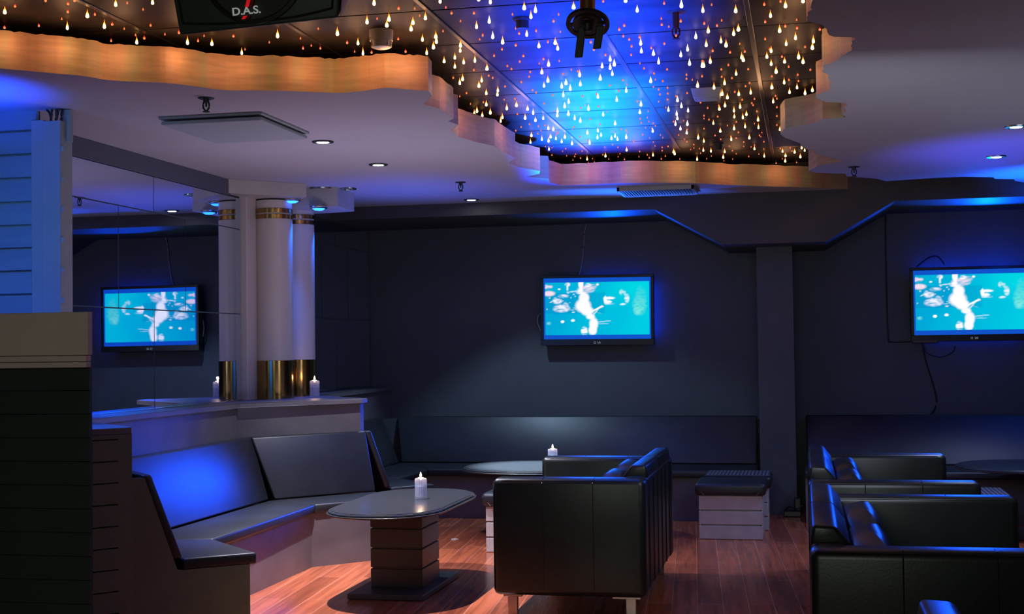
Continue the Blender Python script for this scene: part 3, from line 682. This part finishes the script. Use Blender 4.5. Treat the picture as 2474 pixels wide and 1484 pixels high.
cable('power_cable', [wp(2215, 645, 12.78), wp(2240, 625, 12.78), wp(2258, 619, 12.78), wp(2270, 624, 12.78), wp(2282, 640, 12.78)], .007, m_cable, 'dark cable looped above the right television')
pw = wp(2232, 824, 12.72)
bm = B(); box(bm, pw.x-.10, pw.x+.12, 12.68, 12.76, pw.z-.02, pw.z+.015, .006, 2); tag(link('media_box', bm, pbr('reddish_black_plastic', (.05, .02, .02), .4)), 'small dark media box under the left corner of the right television', 'media box')

# ------------------------------------------------------------------ booths (built-in benches)
def rounded(bm, bot, top, bev=.02): hexa(bm, bot, top, bev, 3)
def seg_seat(p0, p1, q1, q0, parent, zt=.433, th=.062):
    bm = B(); prism(bm, [p0, p1, q1, q0], zt-th, zt, .014, 3); return link('seat', bm, m_vinyl, parent, True)
def seg_back(a, b2, nrm, parent, z0=.435, z1=.875, lean=.165, th=.055, sa=0., sb=0.):
    """back cushion between a and b2 (plan, at seat level), leaning away along nrm; sa, sb shift the top ends along the run"""
    a = Vector((*a, 0)); b2 = Vector((*b2, 0)); n = Vector((*nrm, 0)).normalized(); d = (b2-a).normalized()
    bm = B()
    bt = [a+Vector((0,0,z0)), b2+Vector((0,0,z0)), b2+n*th+Vector((0,0,z0)), a+n*th+Vector((0,0,z0))]
    tp = [a-d*sa+n*lean+Vector((0,0,z1)), b2+d*sb+n*lean+Vector((0,0,z1)), b2+d*sb+n*(lean+th)+Vector((0,0,z1)), a-d*sa+n*(lean+th)+Vector((0,0,z1))]
    hexa(bm, bt, tp, .014, 3); return link('backrest', bm, m_vinyl, parent, True)
def plinth(parent, pts, mat=m_booth, z1=.37):
    bm = B(); prism(bm, pts, .0, z1); return link('plinth', bm, mat, parent)
# near booth: end diagonal, straight along the mirror wall, diagonal to the divider
nb = thing('booth_bench', 'built-in black vinyl bench along the mirror wall around the nearer table, left back cushion blue-lit', 'bench', (-3.6, 8.1, 0))
def L(o, loc): o.location = (-loc[0], -loc[1], -loc[2]); return o
NB = (-3.6, 8.1, 0)
fE = (-2.845, 6.751); bE = (-3.145, 6.503)      # near end
f1 = (-3.303, 7.208); b1 = (-3.735, 7.10); f2 = (-3.315, 8.885); b2_ = (-3.735, 9.09)
f3 = (-2.865, 9.36); b3 = (-3.150, 9.73)
for o in (seg_seat(bE, fE, f1, b1, nb), seg_seat(b1, f1, f2, b2_, nb), seg_seat(b2_, f2, f3, b3, nb)): L(o, NB)
ins_ = lambda p, q, k: (p[0]+(q[0]-p[0])*k, p[1]+(q[1]-p[1])*k)
pE = ins_(fE, bE, .1); p1_ = (-3.346, 7.23); p2_ = (-3.346, 8.893); p3_ = (-2.90, 9.35)
L(plinth(nb, [bE, pE, p1_, b1]), NB); L(plinth(nb, [b1, p1_, p2_, b2_]), NB); L(plinth(nb, [b2_, p2_, p3_, b3]), NB)
L(seg_back(b1, b2_, (-1, 0), nb, sa=.08, sb=.095), NB)
L(seg_back((-3.70, 9.11), b3, (-.755, .655), nb, sa=.10, sb=.015), NB)
L(seg_back(bE, (-3.70, 7.08), (-.70, -.71), nb, sa=.0, sb=.08), NB)
# wedge-shaped side panel below the near end of the bench
n_ = Vector((-.70, -.71, 0)); dE = (Vector((*b1, 0))-Vector((*bE, 0))).normalized()
bm = B()
e0 = Vector((*bE, 0)) + n_*.27; e1 = Vector((*pE, 0)); 
tE = Vector((*bE, 0)) + n_*.20
prf = [(e1, 0), (e1, .375), (Vector((*bE, 0))+n_*.03, .375), (tE, .86), (e0, .86), (e0, 0)]
A_ = [bm.verts.new(Vector((p.x, p.y, z))+dE*.0) for p, z in prf]; C_ = [bm.verts.new(Vector((p.x, p.y, z))+dE*.03) for p, z in prf]
bm.faces.new(A_); bm.faces.new(list(reversed(C_)))
for i in range(len(prf)): bm.faces.new((A_[i], A_[(i+1)%len(prf)], C_[(i+1)%len(prf)], C_[i]))
L(link('side_panel', bm, m_booth2, nb), NB)
# backing behind the back cushions of the near booth
bm = B(); prism(bm, [(-3.93, 6.95), (-3.93, 9.20), (-4.0, 9.2), (-4.0, 6.95)], .0, .80); L(link('backing', bm, m_booth, nb), NB)

# far booth: diagonal from the divider, along the left wall, along the back wall to the pillar
fb = thing('booth_bench', 'long built-in black vinyl bench along the back wall left of the pillar', 'bench', (-2, 12, 0)); FB = (-2, 12, 0)
gE = (-2.851, 10.285); hE = (-3.121, 10.014); g1 = (-3.279, 10.752); h1 = (-3.70, 10.66); g2 = (-3.264, 11.56); h2 = (-3.714, 12.184); g3 = (-.425, 11.56); h3 = (-.425, 12.184)
for o in (seg_seat(hE, gE, g1, h1, fb), seg_seat(h1, g1, g2, h2, fb), seg_seat(h2, g2, g3, h3, fb)): L(o, FB)
k1 = (-3.32, 10.74); k2 = (-3.31, 11.61); k3 = (-.425, 11.61); kE = ins_(gE, hE, .12)
L(plinth(fb, [hE, kE, k1, h1]), FB); L(plinth(fb, [h1, k1, k2, h2]), FB); L(plinth(fb, [h2, k2, k3, h3]), FB)
L(seg_back((-3.70, 12.19), (-.435, 12.19), (0, 1), fb, z1=.850, lean=.22, sa=.10), FB)
L(seg_back((-3.70, 10.72), (-3.70, 12.14), (-1, 0), fb, z1=.850, lean=.18, sb=.06), FB)
L(seg_back(hE, (-3.66, 10.64), (-.70, -.71), fb, z1=.875, lean=.165, sb=.0), FB)
bm = B(); box(bm, -3.98, -.42, 12.44, WY-.002, 0, .82); L(link('backing', bm, m_wall, fb), FB)
# right bench
rb = thing('booth_bench', 'built-in black vinyl bench along the back wall right of the pillar', 'bench', (2, 12, 0)); RB = (2, 12, 0)
L(seg_seat((-.02, 12.19), (-.02, 11.56), (4.9, 11.56), (4.9, 12.19), rb), RB); L(plinth(rb, [(-.02, 12.19), (-.02, 11.61), (4.9, 11.61), (4.9, 12.19)]), RB)
L(seg_back((-.005, 12.19), (4.9, 12.19), (0, 1), rb, z1=.852, lean=.24), RB)
bm = B(); box(bm, -.01, 4.9, 12.47, WY-.002, 0, .82); L(link('backing', bm, m_wall, rb), RB)
# power strip at the pillar foot
bm = B(); box(bm, -.21, -.06, 11.98, 12.10, .0, .05, .008, 2); box(bm, -.12, -.06, 11.99, 12.09, .05, .16, .01, 2)
tube(bm, smoothpath([(-.20, 12.0, .055), (-.16, 11.96, .09), (-.10, 11.97, .07), (-.05, 11.97, .10)], 6), .006, 6)
tag(link('power_adapter', bm, m_blackpl), 'black power adapter with cable on the floor at the pillar foot', 'adapter')

# ------------------------------------------------------------------ tables
def stadium(hx, hy, ex, n=16):
    """long sides straight, short ends bowed; long axis along y"""
    pts = []
    ys = hy-ex
    for i in range(n+1):
        a = PI*i/n; pts.append((hx*math.copysign(abs(math.cos(a))**.92, math.cos(a)), ys+ex*math.sin(a)**.95))
    for i in range(n+1):
        a = PI+PI*i/n; pts.append((hx*math.copysign(abs(math.cos(a))**.92, math.cos(a)), -ys-ex*abs(math.sin(a))**.95))
    return pts
def table(x, y, label, rz=0., hl=.745, hx=.352):
    t = thing('lounge_table', label, 'table', (x, y, 0), rz)
    zt = .545; layers = [(0, zt-.030), (.006, zt-.026), (.008, zt-.020), (-.002, zt-.016), (.000, zt-.012), (-.003, zt-.006), (-.014, zt-.004), (-.016, zt), (-.03, zt+.001)]
    bm = B(); prev = None
    for o_, z in layers:
        ring = [bm.verts.new((px, py, z)) for px, py in stadium(hx+o_, hl+o_, .40 if hx < .4 else .52)]
        if prev:
            m = len(ring)
            for i in range(m): bm.faces.new((prev[i], prev[(i+1)%m], ring[(i+1)%m], ring[i]))
        else: bm.faces.new(list(reversed(ring)))
        prev = ring
    bm.faces.new(prev); bmesh.ops.remove_doubles(bm, verts=bm.verts, dist=1e-5); link('tabletop', bm, m_table, t, True, angle=25)
    bm = B()
    for k in range(4):
        z = .035+k*.122; box(bm, -.165, .165, -.195, .195, z, z+.113, .003, 1)
    box(bm, -.155, .155, -.185, .185, .03, .515); link('pedestal', bm, m_ped, t)
    bm = B(); box(bm, -.235, .235, -.435, .435, .003, .036, .003, 1); link('base_plate', bm, m_ped, t)
    return t
tb = table(-2.47, 8.21, 'oval dark table with a candle in the nearer booth')
tb2 = table(-1.96, 10.68, 'oval dark table with a candle near the back wall, partly behind the sofa', PI/2, .745, .50)
dup(tb2, (1.86, 10.98, 0), 'oval dark table at the right edge, behind the two right sofas', PI/2)

def candle(x, y, z, label, group=None, flame=True):
    t = thing('candle_glass', label, 'candle', (x, y, z))
    r = .037; h = .130
    bm = B(); lathe(bm, [(r*.5, .001), (r*.95, .001), (r, .008), (r, h-.012), (r*.96, h-.003), (r*.88, h), (r*.80, h-.003), (r*.82, h-.012), (r*.86, .016), (.001, .013)], 144, rib=.045, ribn=20)
    link('glass', bm, m_glass, t, True, angle=60)
    bm = B(); lathe(bm, [(.001, .016), (r*.78, .016), (r*.78, h*.62), (.001, h*.62)], 40); link('lamp_oil', bm, m_wax, t, True)
    bm = B(); lathe(bm, [(.006, h-.012), (.006, h-.004), (r*.5, h), (r*.5, h+.006), (.004, h+.009)], 24); link('wick_holder', bm, m_rim, t, True)
    bm = B(); prof = [(.0004, .0), (.005, .004), (.0072, .010), (.005, .018), (.002, .026), (.0003, .032)]
    lathe(bm, [(r_, z_+h+.008) for r_, z_ in prof], 16); link('flame', bm, m_flame, t, True)
    ld = bpy.data.lights.new('candle_light', 'POINT'); ld.energy = .55; ld.color = (1, .62, .36); ld.shadow_soft_size = .01
    lo = bpy.data.objects.new('candle_light', ld); COL.objects.link(lo); lo.location = (x, y, z+h+.03)
    return t
candle(-2.388, 8.29, .546, 'lit ribbed glass candle on the nearer oval table')
pm = ony(1335, 1072, 10.72); candle(pm.x, 10.72, .546, 'lit ribbed glass candle on the table near the back wall')
cl = candle(-3.79, 10.17, LZ, 'lit ribbed glass candle on the ledge in front of the brass columns')

# ------------------------------------------------------------------ ottomans
def ottoman(x, y, label, w=.48, d=.48, dotted=False):
    t = thing('ottoman', label, 'ottoman', (x, y, 0))
    bm = B(); prism(bm, [(-w/2+.02, -d/2+.02), (w/2-.02, -d/2+.02), (w/2-.02, d/2-.02), (-w/2+.02, d/2-.02)], .012, .335)
    for k in range(3):
        z = .002+k*.112; box(bm, -w/2, w/2, -d/2, d/2, z, z+(.102 if k < 2 else .108), .003, 1)
    link('slatted_box', bm, m_ottw, t)
    e_ = .03; bm = B(); box(bm, -w/2-e_, w/2+e_, -d/2-e_, d/2+e_, .336, .432, .030, 5); link('cushion', bm, m_vinyl, t, True)
    bm = B()
    for sx in (-1, 1): tube(bm, [(sx*(w/2+e_-.012), -d/2-e_+.006, .410), (sx*(w/2+e_-.075), -d/2-e_-.001, .338)], .0016, 5)
    link('piping', bm, m_cablew, t)
    if dotted:
        bm = B(); box(bm, -w/2-e_+.01, w/2+e_-.01, -d/2-e_+.01, d/2+e_-.01, .424, .440, .007, 3); s = link('top_cover', bm, m_dots, t, True); s['label'] = 'dark fabric top with pale dots'
    return t
ot = ottoman(-.583, 10.795, 'white slatted ottoman with black cushion between the left sofa and the pillar')
ottoman(-.555, 11.315, 'dotted-top white slatted ottoman pushed behind the other, close to the pillar', .48, .42, True)
dup(ot, (-2.065, 9.945, 0), 'white slatted ottoman mostly hidden behind the left sofa')
ottoman(1.10, 10.05, 'dotted-top white slatted ottoman behind the right sofas', .46, .46, True)

# ------------------------------------------------------------------ sofas
def sofa(name, x, y, L_, D, face, label, group=None):
    """x,y: near corner at the back; runs along +y by L_; opens towards +x (face=1) or -x (face=-1)"""
    t = thing('leather_sofa', label, 'sofa', (x, y, 0), 0)
    f = face; at = .15
    def bx(bm, a, b2, c_, d_, e_, g_, bev, seg=4):
        x0, x1 = sorted((a*f, b2*f)); box(bm, x0, x1, c_, d_, e_, g_, bev, seg)
    for nm, ya_, yb_ in (('armrest', 0, at), ('armrest', L_-at, L_)):
        bm = B(); bx(bm, 0.0, D, ya_, yb_, .125, .77, .035); ar = link(nm, bm, m_leather, t, True, angle=50)
        bm = B(); yo = ya_-.0005 if ya_ == 0 else yb_+.0005
        yi = yb_+.0005 if ya_ == 0 else ya_-.0005
        for u in (.335, .665): tube(bm, [(f*D*u, yo, .16), (f*D*u, yo, .745), (f*D*u, yo+(.02 if ya_ == 0 else -.02), .768), (f*D*u, (ya_+yb_)/2, .771)], .0028, 6)
        for yv in (ya_+.02, yb_-.02):
            s = -1 if yv < (ya_+yb_)/2 else 1
            pts = [(f*.02, yv+s*.012, .745), (f*.06, yv+s*.012, .757), (f*(D-.06), yv+s*.012, .757), (f*(D-.022), yv+s*.012, .740), (f*(D-.008), yv+s*.012, .70), (f*(D-.008), yv+s*.012, .16)]
            tube(bm, pts, .003, 6)
        link('piping', bm, m_leather, ar)
    bm = B(); bx(bm, 0.004, .13, at-.02, L_-at+.02, .13, .775, .03); fr = link('back_frame', bm, m_leather, t, True, angle=50)
    bm = B(); n = int(L_/.21)
    for k in range(1, n): yy_ = L_*k/n; tube(bm, [(f*.002, yy_, .15), (f*.002, yy_, .745), (f*.015, yy_, .765)], .0032, 6)
    link('piping', bm, m_leather, fr)
    # upper back pad, wedge shaped, in two lengths
    mid = L_/2
    for ya_, yb_ in ((at+.01, mid-.004), (mid+.004, L_-at-.01)):
        bm = B(); q = [(0, .755), (.155, .755), (.095, .832), (.012, .836)]
        A0 = [(f*u, ya_, v) for u, v in q]; A1 = [(f*u, yb_, v) for u, v in q]
        vs_a = [bm.verts.new(p) for p in A0]; vs_b = [bm.verts.new(p) for p in A1]
        fs = [bm.faces.new(vs_a), bm.faces.new(list(reversed(vs_b)))] + [bm.faces.new((vs_a[i], vs_a[(i+1)%4], vs_b[(i+1)%4], vs_b[i])) for i in range(4)]
        bmesh.ops.bevel(bm, geom=list({e for g_ in fs for e in g_.edges}), offset=.016, segments=4, affect='EDGES', profile=.5)
        link('back_pad', bm, m_leather, t, True, angle=50)
    bm = B(); bx(bm, .02, D-.02, at-.02, L_-at+.02, .13, .30, .015, 2); link('seat_base', bm, m_leather, t, True)
    for ya_, yb_ in ((at+.004, mid-.003), (mid+.003, L_-at-.004)):
        bm = B(); bx(bm, .12, D-.005, ya_, yb_, .29, .44, .04, 4); link('seat_cushion', bm, m_leather, t, True, angle=50)
    Rm = Matrix.Rotation(math.radians(-12*f), 3, 'Y')
    for ya_, yb_ in ((at+.01, mid-.005), (mid+.005, L_-at-.01)):
        bm = B(); puff(bm, (f*.245, (ya_+yb_)/2, .590), .095, (yb_-ya_)/2, .188, .42, 40, 20, Rm, .0016); link('back_cushion', bm, m_leather, t, True, angle=80)
    for lx_, ly_ in ((.09, .06), (D-.10, .06), (.09, L_-.06), (D-.10, L_-.06)):
        bm = B(); bx(bm, lx_-.028, lx_+.028, ly_-.012, ly_+.012, 0, .115, .003, 1); bx(bm, lx_-.055, lx_+.10 if lx_ < D/2 else lx_+.05, ly_-.02, ly_+.02, .113, .128, .002, 1)
        link('leg', bm, m_chrome, t)
    return t
sofa('s', -.865, 7.37, 1.60, .85, -1, 'black leather sofa seen from its side in the middle of the floor, facing left')
sofa('s', 0.0, 7.33, 1.93, .87, 1, 'black leather sofa facing right, farther of the two at the right')
sofa('s', 0.0, 4.93, 1.86, .95, 1, 'large black leather sofa facing right, nearer of the two at the right')
sofa('s', .262, 1.98, 1.85, .90, 1, 'black leather sofa in the foreground, only the tip of its back in frame')

# ------------------------------------------------------------------ left foreground structures
SYL = 4.5
xr = -2.534
t = thing('weatherboard_partition', 'black weatherboard partition with cream top board at the left edge', 'partition', (xr, SYL, 0))
bm = B(); prv = None
N_ = 14; hb = .1195*0+.0855
zb0 = 1.445
k = 0
z = zb0
while z > 0:
    z1_ = max(0, z-hb)
    bm_x0 = -2.2
    hexa(bm, [(-1.6, -.016, z1_+.004), (0, -.016, z1_+.004), (0, .005, z1_+.004), (-1.6, .005, z1_+.004)], [(-1.6, -.004, z), (0, -.004, z), (0, .005, z), (-1.6, .005, z)])
    z = z1_
link('boards', bm, m_clap, t)
bm = B(); box(bm, -1.6, -.006, .005, .02, 0, 1.64); link('carcass', bm, m_clap, t)
bm = B(); box(bm, -1.6, .006, -.03, .004, zb0+.045, 1.646, .002, 1)
for px_, pz_ in ((-.30, 1.50), (-.06, 1.51), (-.015, 1.625), (-.26, 1.64-.003)): lathe(bm, [(.003, 0), (.003, .002)], 8, c=(px_, -.031, pz_))
link('top_board', bm, m_creamboard, t)
bm = B(); box(bm, -1.6, .0, -.034, .004, zb0+.022, zb0+.043, .002, 1); box(bm, -1.6, -.0, -.030, .004, zb0, zb0+.020, .002, 1); link('moulding', bm, m_creamboard, t)

# blue plank screen with posts
PY = 6.45
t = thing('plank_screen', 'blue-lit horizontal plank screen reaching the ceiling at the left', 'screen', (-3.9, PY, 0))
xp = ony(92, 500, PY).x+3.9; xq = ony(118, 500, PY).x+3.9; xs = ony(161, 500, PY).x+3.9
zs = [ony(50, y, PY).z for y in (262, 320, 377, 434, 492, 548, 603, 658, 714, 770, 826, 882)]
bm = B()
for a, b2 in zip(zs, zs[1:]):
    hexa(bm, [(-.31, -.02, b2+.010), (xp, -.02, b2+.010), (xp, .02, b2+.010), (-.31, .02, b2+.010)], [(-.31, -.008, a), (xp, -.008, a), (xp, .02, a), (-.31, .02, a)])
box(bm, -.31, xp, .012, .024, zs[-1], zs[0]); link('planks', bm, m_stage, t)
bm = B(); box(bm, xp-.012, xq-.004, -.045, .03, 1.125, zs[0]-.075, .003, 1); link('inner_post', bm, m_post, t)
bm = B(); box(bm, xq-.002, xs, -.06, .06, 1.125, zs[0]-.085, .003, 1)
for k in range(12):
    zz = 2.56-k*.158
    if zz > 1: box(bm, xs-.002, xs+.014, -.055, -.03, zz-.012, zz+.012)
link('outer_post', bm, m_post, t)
bm = B(); box(bm, xs-.03, xs+.022, .0, .03, zs[0]-.19, CZ-.003); link('bracket', bm, m_post, t)
bm = B()
for a, b2 in ((-.05, -.02), (-.02, -.03), (.005, .0), (.02, .0), (.035, .03)):
    tube(bm, smoothpath([((xq+xs)/2+b2, -.02, zs[0]-.10), ((xq+xs)/2+(a+b2)/2+.004, -.02, zs[0]-.04), ((xq+xs)/2+a, -.02, CZ-.002)], 4), .006, 6)
tag_c = link('wiring', bm, m_cable, t, True)

# slatted end of the near divider
c1 = onz(319, 1032, 1.12); l1 = onz(217, 1037, 1.12); l2 = onz(217, 1019, 1.12)
d_f = (l1-c1).normalized(); d_b = (l2-c1).normalized()
t = thing('slatted_divider', 'grey-brown slatted low divider with blue-lit top beside the near bench', 'divider', (c1.x, c1.y, 0))
A0 = Vector((0,0,0)); B0 = d_f*.55; C0 = d_f*.55 + Vector((-.5, .6, 0)); D0 = d_b*1.05
top = [A0, B0, C0, D0]
bm = B(); prism(bm, [(p.x, p.y) for p in top], 1.085, 1.12, .003, 1); link('top', bm, m_booth, t)
inn = [p + (Vector((-.22, .15, 0))-p).normalized()*.012 for p in top]
bm = B(); prism(bm, [(p.x, p.y) for p in inn], 0, 1.085); link('core', bm, m_gap, t)
# smooth corner post and slats on the near face
nf = Vector((d_f.y, -d_f.x, 0)); 
if nf.y > 0: nf = -nf
def facebox(bm, s0, s1, z0, z1, th=.014):
    a = A0+d_f*s0; b2 = A0+d_f*s1
    prism(bm, [(p.x, p.y) for p in (a+nf*th*.2, b2+nf*th*.2, b2-nf*.012, a-nf*.012)], z0, z1)
bm = B(); facebox(bm, .002, .075, 0, 1.085); link('corner_post', bm, m_booth2, t)
zsl = []; zc_ = 1.062
bm = B(); facebox(bm, .0755, .55, 1.064, 1.085)
zk = 1.058
while zk > 0:
    facebox(bm, .075, .55, max(0, zk-.102), zk); zk -= .108
link('slats', bm, m_booth2, t)

# scrap of paper on the floor
p = onz(1098, 1304, .002); bm = B(); prism(bm, [(p.x-.02, p.y-.02), (p.x+.015, p.y-.03), (p.x+.03, p.y+.01), (p.x+.005, p.y+.035), (p.x-.03, p.y+.02)], .001, .006); tag(link('paper_scrap', bm, m_wplast), 'small white scrap on the plank floor right of the nearer table', 'scrap')

# ------------------------------------------------------------------ lighting
def lamp(name, kind, loc, energy, col, aim=None, scale=None, **kw):
    d = bpy.data.lights.new(name, kind); d.energy = energy; d.color = col
    for k, v in kw.items(): setattr(d, k, v)
    o = bpy.data.objects.new(name, d); COL.objects.link(o); o.location = loc
    if aim is not None: o.rotation_euler = (Vector(aim)-Vector(loc)).to_track_quat('-Z', 'Y').to_euler()
    if scale: o.scale = scale
    return o
R_ = math.radians
COOL = (.84, .84, 1)
lamp('downlight_1', 'SPOT', (d1.x, d1.y, CZ-.03), 560, COOL, (d1.x+.35, d1.y+.1, 0), spot_size=R_(84), spot_blend=.9, shadow_soft_size=.014)
lamp('downlight_2', 'SPOT', (d2.x, d2.y, CZ-.03), 260, COOL, (d2.x+.25, d2.y-.10, 0), spot_size=R_(90), spot_blend=.9, shadow_soft_size=.014)
lamp('downlight_3', 'SPOT', (d3.x, d3.y, CZ-.03), 95, (.46, .70, 1), (d3.x+.55, d3.y+.05, 0), spot_size=R_(106), spot_blend=.35, shadow_soft_size=.02)
lamp('downlight_3_core', 'SPOT', (d3.x, d3.y, CZ-.03), 2400, (.62, .82, 1), (-2.15, 10.66, .545), spot_size=R_(27), spot_blend=.8, shadow_soft_size=.02)  # extra spot added to brighten the far table
lamp('downlight_4', 'SPOT', (d4.x, d4.y, CZ-.03), 60, (.5, .6, 1), (d4.x, d4.y, 0), spot_size=R_(80), spot_blend=.5, shadow_soft_size=.02)
lamp('downlight_5', 'SPOT', (d5.x, d5.y, CZ-.03), 110, (.42, .52, 1), (d5.x, d5.y+.4, 0), spot_size=R_(90), spot_blend=.5, shadow_soft_size=.02)
# added unseen blue lamps: star ceiling, white ceiling, beam underside, screen and ledges
for k, (ux, uy, ln, wd, ue, ug, sp_) in enumerate(((-1.22, 8.1, 4.6, .40, 520, .04, 54), (-1.34, 8.9, 2.4, .36, 360, .22, 46))):
    o = lamp('stage_uplight_%d' % (k+1), 'AREA', (ux, uy, 1.9), ue, (0, ug, 1), None, shape='RECTANGLE', size=wd, size_y=ln, spread=R_(sp_))
    o.rotation_euler = (PI, 0, R_(8.5))
lamp('ceiling_wash_1', 'SPOT', (1.9, 10.6, 1.5), 620, (0, .09, 1), (1.95, 11.0, 2.777), spot_size=R_(62), spot_blend=1, shadow_soft_size=.05)
lamp('ceiling_wash_2', 'SPOT', (-1.35, 11.1, 2.1), 80, (.01, .13, 1), (-1.4, 11.25, 2.777), (3.2, 1, 1), spot_size=R_(50), spot_blend=1, shadow_soft_size=.05)
lamp('ceiling_wash_5', 'SPOT', (-3.1, 10.6, 1.5), 60, (.05, .12, 1), (-3.1, 10.5, 2.777), spot_size=R_(100), spot_blend=1, shadow_soft_size=.05)
lamp('soffit_slope_1', 'SPOT', (-1.5, 12.2, 2.2), 60, (0, .07, 1), (-.95, 11.8, 2.5), spot_size=R_(60), spot_blend=1, shadow_soft_size=.02)
lamp('soffit_slope_2', 'SPOT', (1.0, 12.2, 2.2), 40, (0, .07, 1), (.45, 11.8, 2.5), spot_size=R_(60), spot_blend=1, shadow_soft_size=.02)
lamp('ceiling_wash_3', 'SPOT', (-3.9, 5.5, 1.9), 300, (0, .05, 1), (-4.1, 5.75, 2.777), spot_size=R_(76), spot_blend=1, shadow_soft_size=.05)
lamp('ceiling_wash_4', 'SPOT', (1.1, 9.3, 1.3), 110, (.06, .07, 1), (1.5, 9.6, 2.777), spot_size=R_(84), spot_blend=1, shadow_soft_size=.05)
lamp('soffit_wash_1', 'SPOT', (-1.75, 12.66, 2.30), 90, (0, .07, 1), (-1.75, 11.95, 2.66), (3.6, 1, 1), spot_size=R_(36), spot_blend=1, shadow_soft_size=.02)
lamp('soffit_wash_2', 'SPOT', (1.6, 12.66, 2.30), 150, (0, .08, 1), (1.6, 11.9, 2.66), (3.6, 1, 1), spot_size=R_(44), spot_blend=1, shadow_soft_size=.02)
lamp('screen_wash_low', 'SPOT', (-3.95, 5.4, 1.4), 22, (0, .10, 1), (-4.2, 6.45, 1.7), spot_size=R_(95), spot_blend=1, shadow_soft_size=.1)
lamp('screen_wash_high', 'SPOT', (-3.8, 5.2, 2.2), 9, (.22, .6, 1), (-4.1, 6.45, 2.3), spot_size=R_(120), spot_blend=1, shadow_soft_size=.1)
lamp('ledge_wash', 'SPOT', (-4.08, 6.75, 2.70), 330, (0, .14, 1), (-4.10, 7.75, 1.12), spot_size=R_(34), spot_blend=.8, shadow_soft_size=.03)
lamp('divider_wash', 'SPOT', (-3.7, 6.35, 2.70), 260, (0, .12, 1), (-3.5, 6.3, 1.12), spot_size=R_(22), spot_blend=.8, shadow_soft_size=.03)
lamp('blue_puck_1', 'SPOT', (-3.84, 10.10, 2.60), 60, (0, .12, 1), (-4.02, 10.02, 1.75), spot_size=R_(70), spot_blend=1, shadow_soft_size=.02)
lamp('blue_puck_2', 'SPOT', (-3.86, 10.62, 2.56), 60, (0, .12, 1), (-4.03, 10.54, 1.70), spot_size=R_(70), spot_blend=1, shadow_soft_size=.02)
# glow of the two televisions, boosted by added unseen spots and strips
TVB = (.0, .06, 1)
for gx, gz in ((-2.4, 1.3), (-2.1, 1.55), (-1.75, 1.75), (-1.4, 1.95), (-1.0, 2.1), (-1.85, 1.30), (-1.35, 1.5)):
    lamp('television_glow_1', 'SPOT', (gx, 12.58, gz), 190, TVB, (-3.75, 7.9, .58), spot_size=R_(12.5), spot_blend=.5, shadow_soft_size=.30)
lamp('television_glow_2', 'SPOT', (-1.91, 12.60, 1.83), 110, TVB, (-.9, 8.1, .80), spot_size=R_(20), spot_blend=.6, shadow_soft_size=.24)
lamp('television_glow_3', 'SPOT', (1.47, 12.60, 1.83), 150, TVB, (.4, 7.0, .80), spot_size=R_(34), spot_blend=.6, shadow_soft_size=.24)
lamp('television_glow_4', 'SPOT', (1.47, 12.60, 1.83), 150, TVB, (-2.1, 8.1, .54), spot_size=R_(13), spot_blend=.6, shadow_soft_size=.24)
for k, (hx, hz, sx_, sz_, he, ax, az) in enumerate(((-1.40, 1.83, .05, .5, .9, 1, 0), (-1.75, 2.13, .6, .05, .5, 0, 1), (1.47, 2.125, .9, .05, 1.8, 0, 1), (1.5, 1.53, .8, .05, .5, 0, -1))):
    o = lamp('television_halo_%d' % (k+1), 'AREA', (hx, 12.765, hz), he, (0, .045, 1), (hx+ax*.05, 12.84, hz+az*.05), shape='RECTANGLE', size=sx_ if az else sz_, size_y=.04)
    if ax: o.rotation_euler = (Vector((ax*.05, .075, 0)).to_track_quat('-Z', 'X')).to_euler()
lamp('television_wall_glow', 'SPOT', (1.75, 12.2, 2.0), 14, (0, .06, 1), (1.7, 12.85, 2.1), spot_size=R_(130), spot_blend=1, shadow_soft_size=.1)
# warm glow of the bulbs on the plywood band
glow = [((60,170),0,-.13),((200,183),0,-.13),((330,197),0,-.13),((470,208),0,-.13),((600,218),0,-.13),((760,222),0,-.13),((880,219),0,-.13),((960,214),0,-.13),((1022,218),0,-.12),
        ((1075,272),.13,-.05),((1108,330),.13,-.05),((1215,366),.13,-.05),((1303,413),.13,-.05),((1420,446),0,-.15),((1540,441),0,-.15),((1660,442),0,-.15),((1780,447),0,-.15),((1900,451),0,-.15),
        ((1890,320),-.12,-.05),((1960,240),-.10,-.1),((1988,158),-.12,0),((1990,75),-.12,0),((1949,50),-.12,-.1)]
for (px, py), ox, oy in glow:
    p = onz(px, py, CZ)
    lamp('bulb_glow', 'POINT', (p.x+ox, p.y+oy, CZ+.12), .72, (1, .48, .22), shadow_soft_size=.05)
# soft room tone from added fill lamps without fixtures
lamp('room_tone_up', 'AREA', (-2.6, 8.2, .95), 21, (.62, .62, 1), (-2.6, 8.2, 3), shape='DISK', size=1.4)
lamp('room_tone_right', 'AREA', (2.2, 7.5, .9), 13, (.62, .64, .95), (2.2, 7.5, 3), shape='DISK', size=2.0)
lamp('room_tone_back', 'AREA', (.2, 6.0, 1.7), 12, (.66, .72, .86), (-.6, 12.8, 1.0), shape='DISK', size=1.0)
lamp('room_front', 'AREA', (-1.0, -1.2, 2.3), 25, (.86, .96, .78), (-1.0, 8, 1.2), shape='DISK', size=1.4)

w = bpy.data.worlds.new('world'); SC.world = w; w.use_nodes = True
w.node_tree.nodes['Background'].inputs[0].default_value = (.45, .55, .75, 1); w.node_tree.nodes['Background'].inputs[1].default_value = .03
SC.view_settings.view_transform = 'Standard'; SC.view_settings.look = 'None'
try:
    SC.cycles.max_bounces = 7; SC.cycles.sample_clamp_indirect = 3; SC.cycles.use_denoising = True; SC.cycles.caustics_refractive = False; SC.cycles.caustics_reflective = False
except Exception: pass
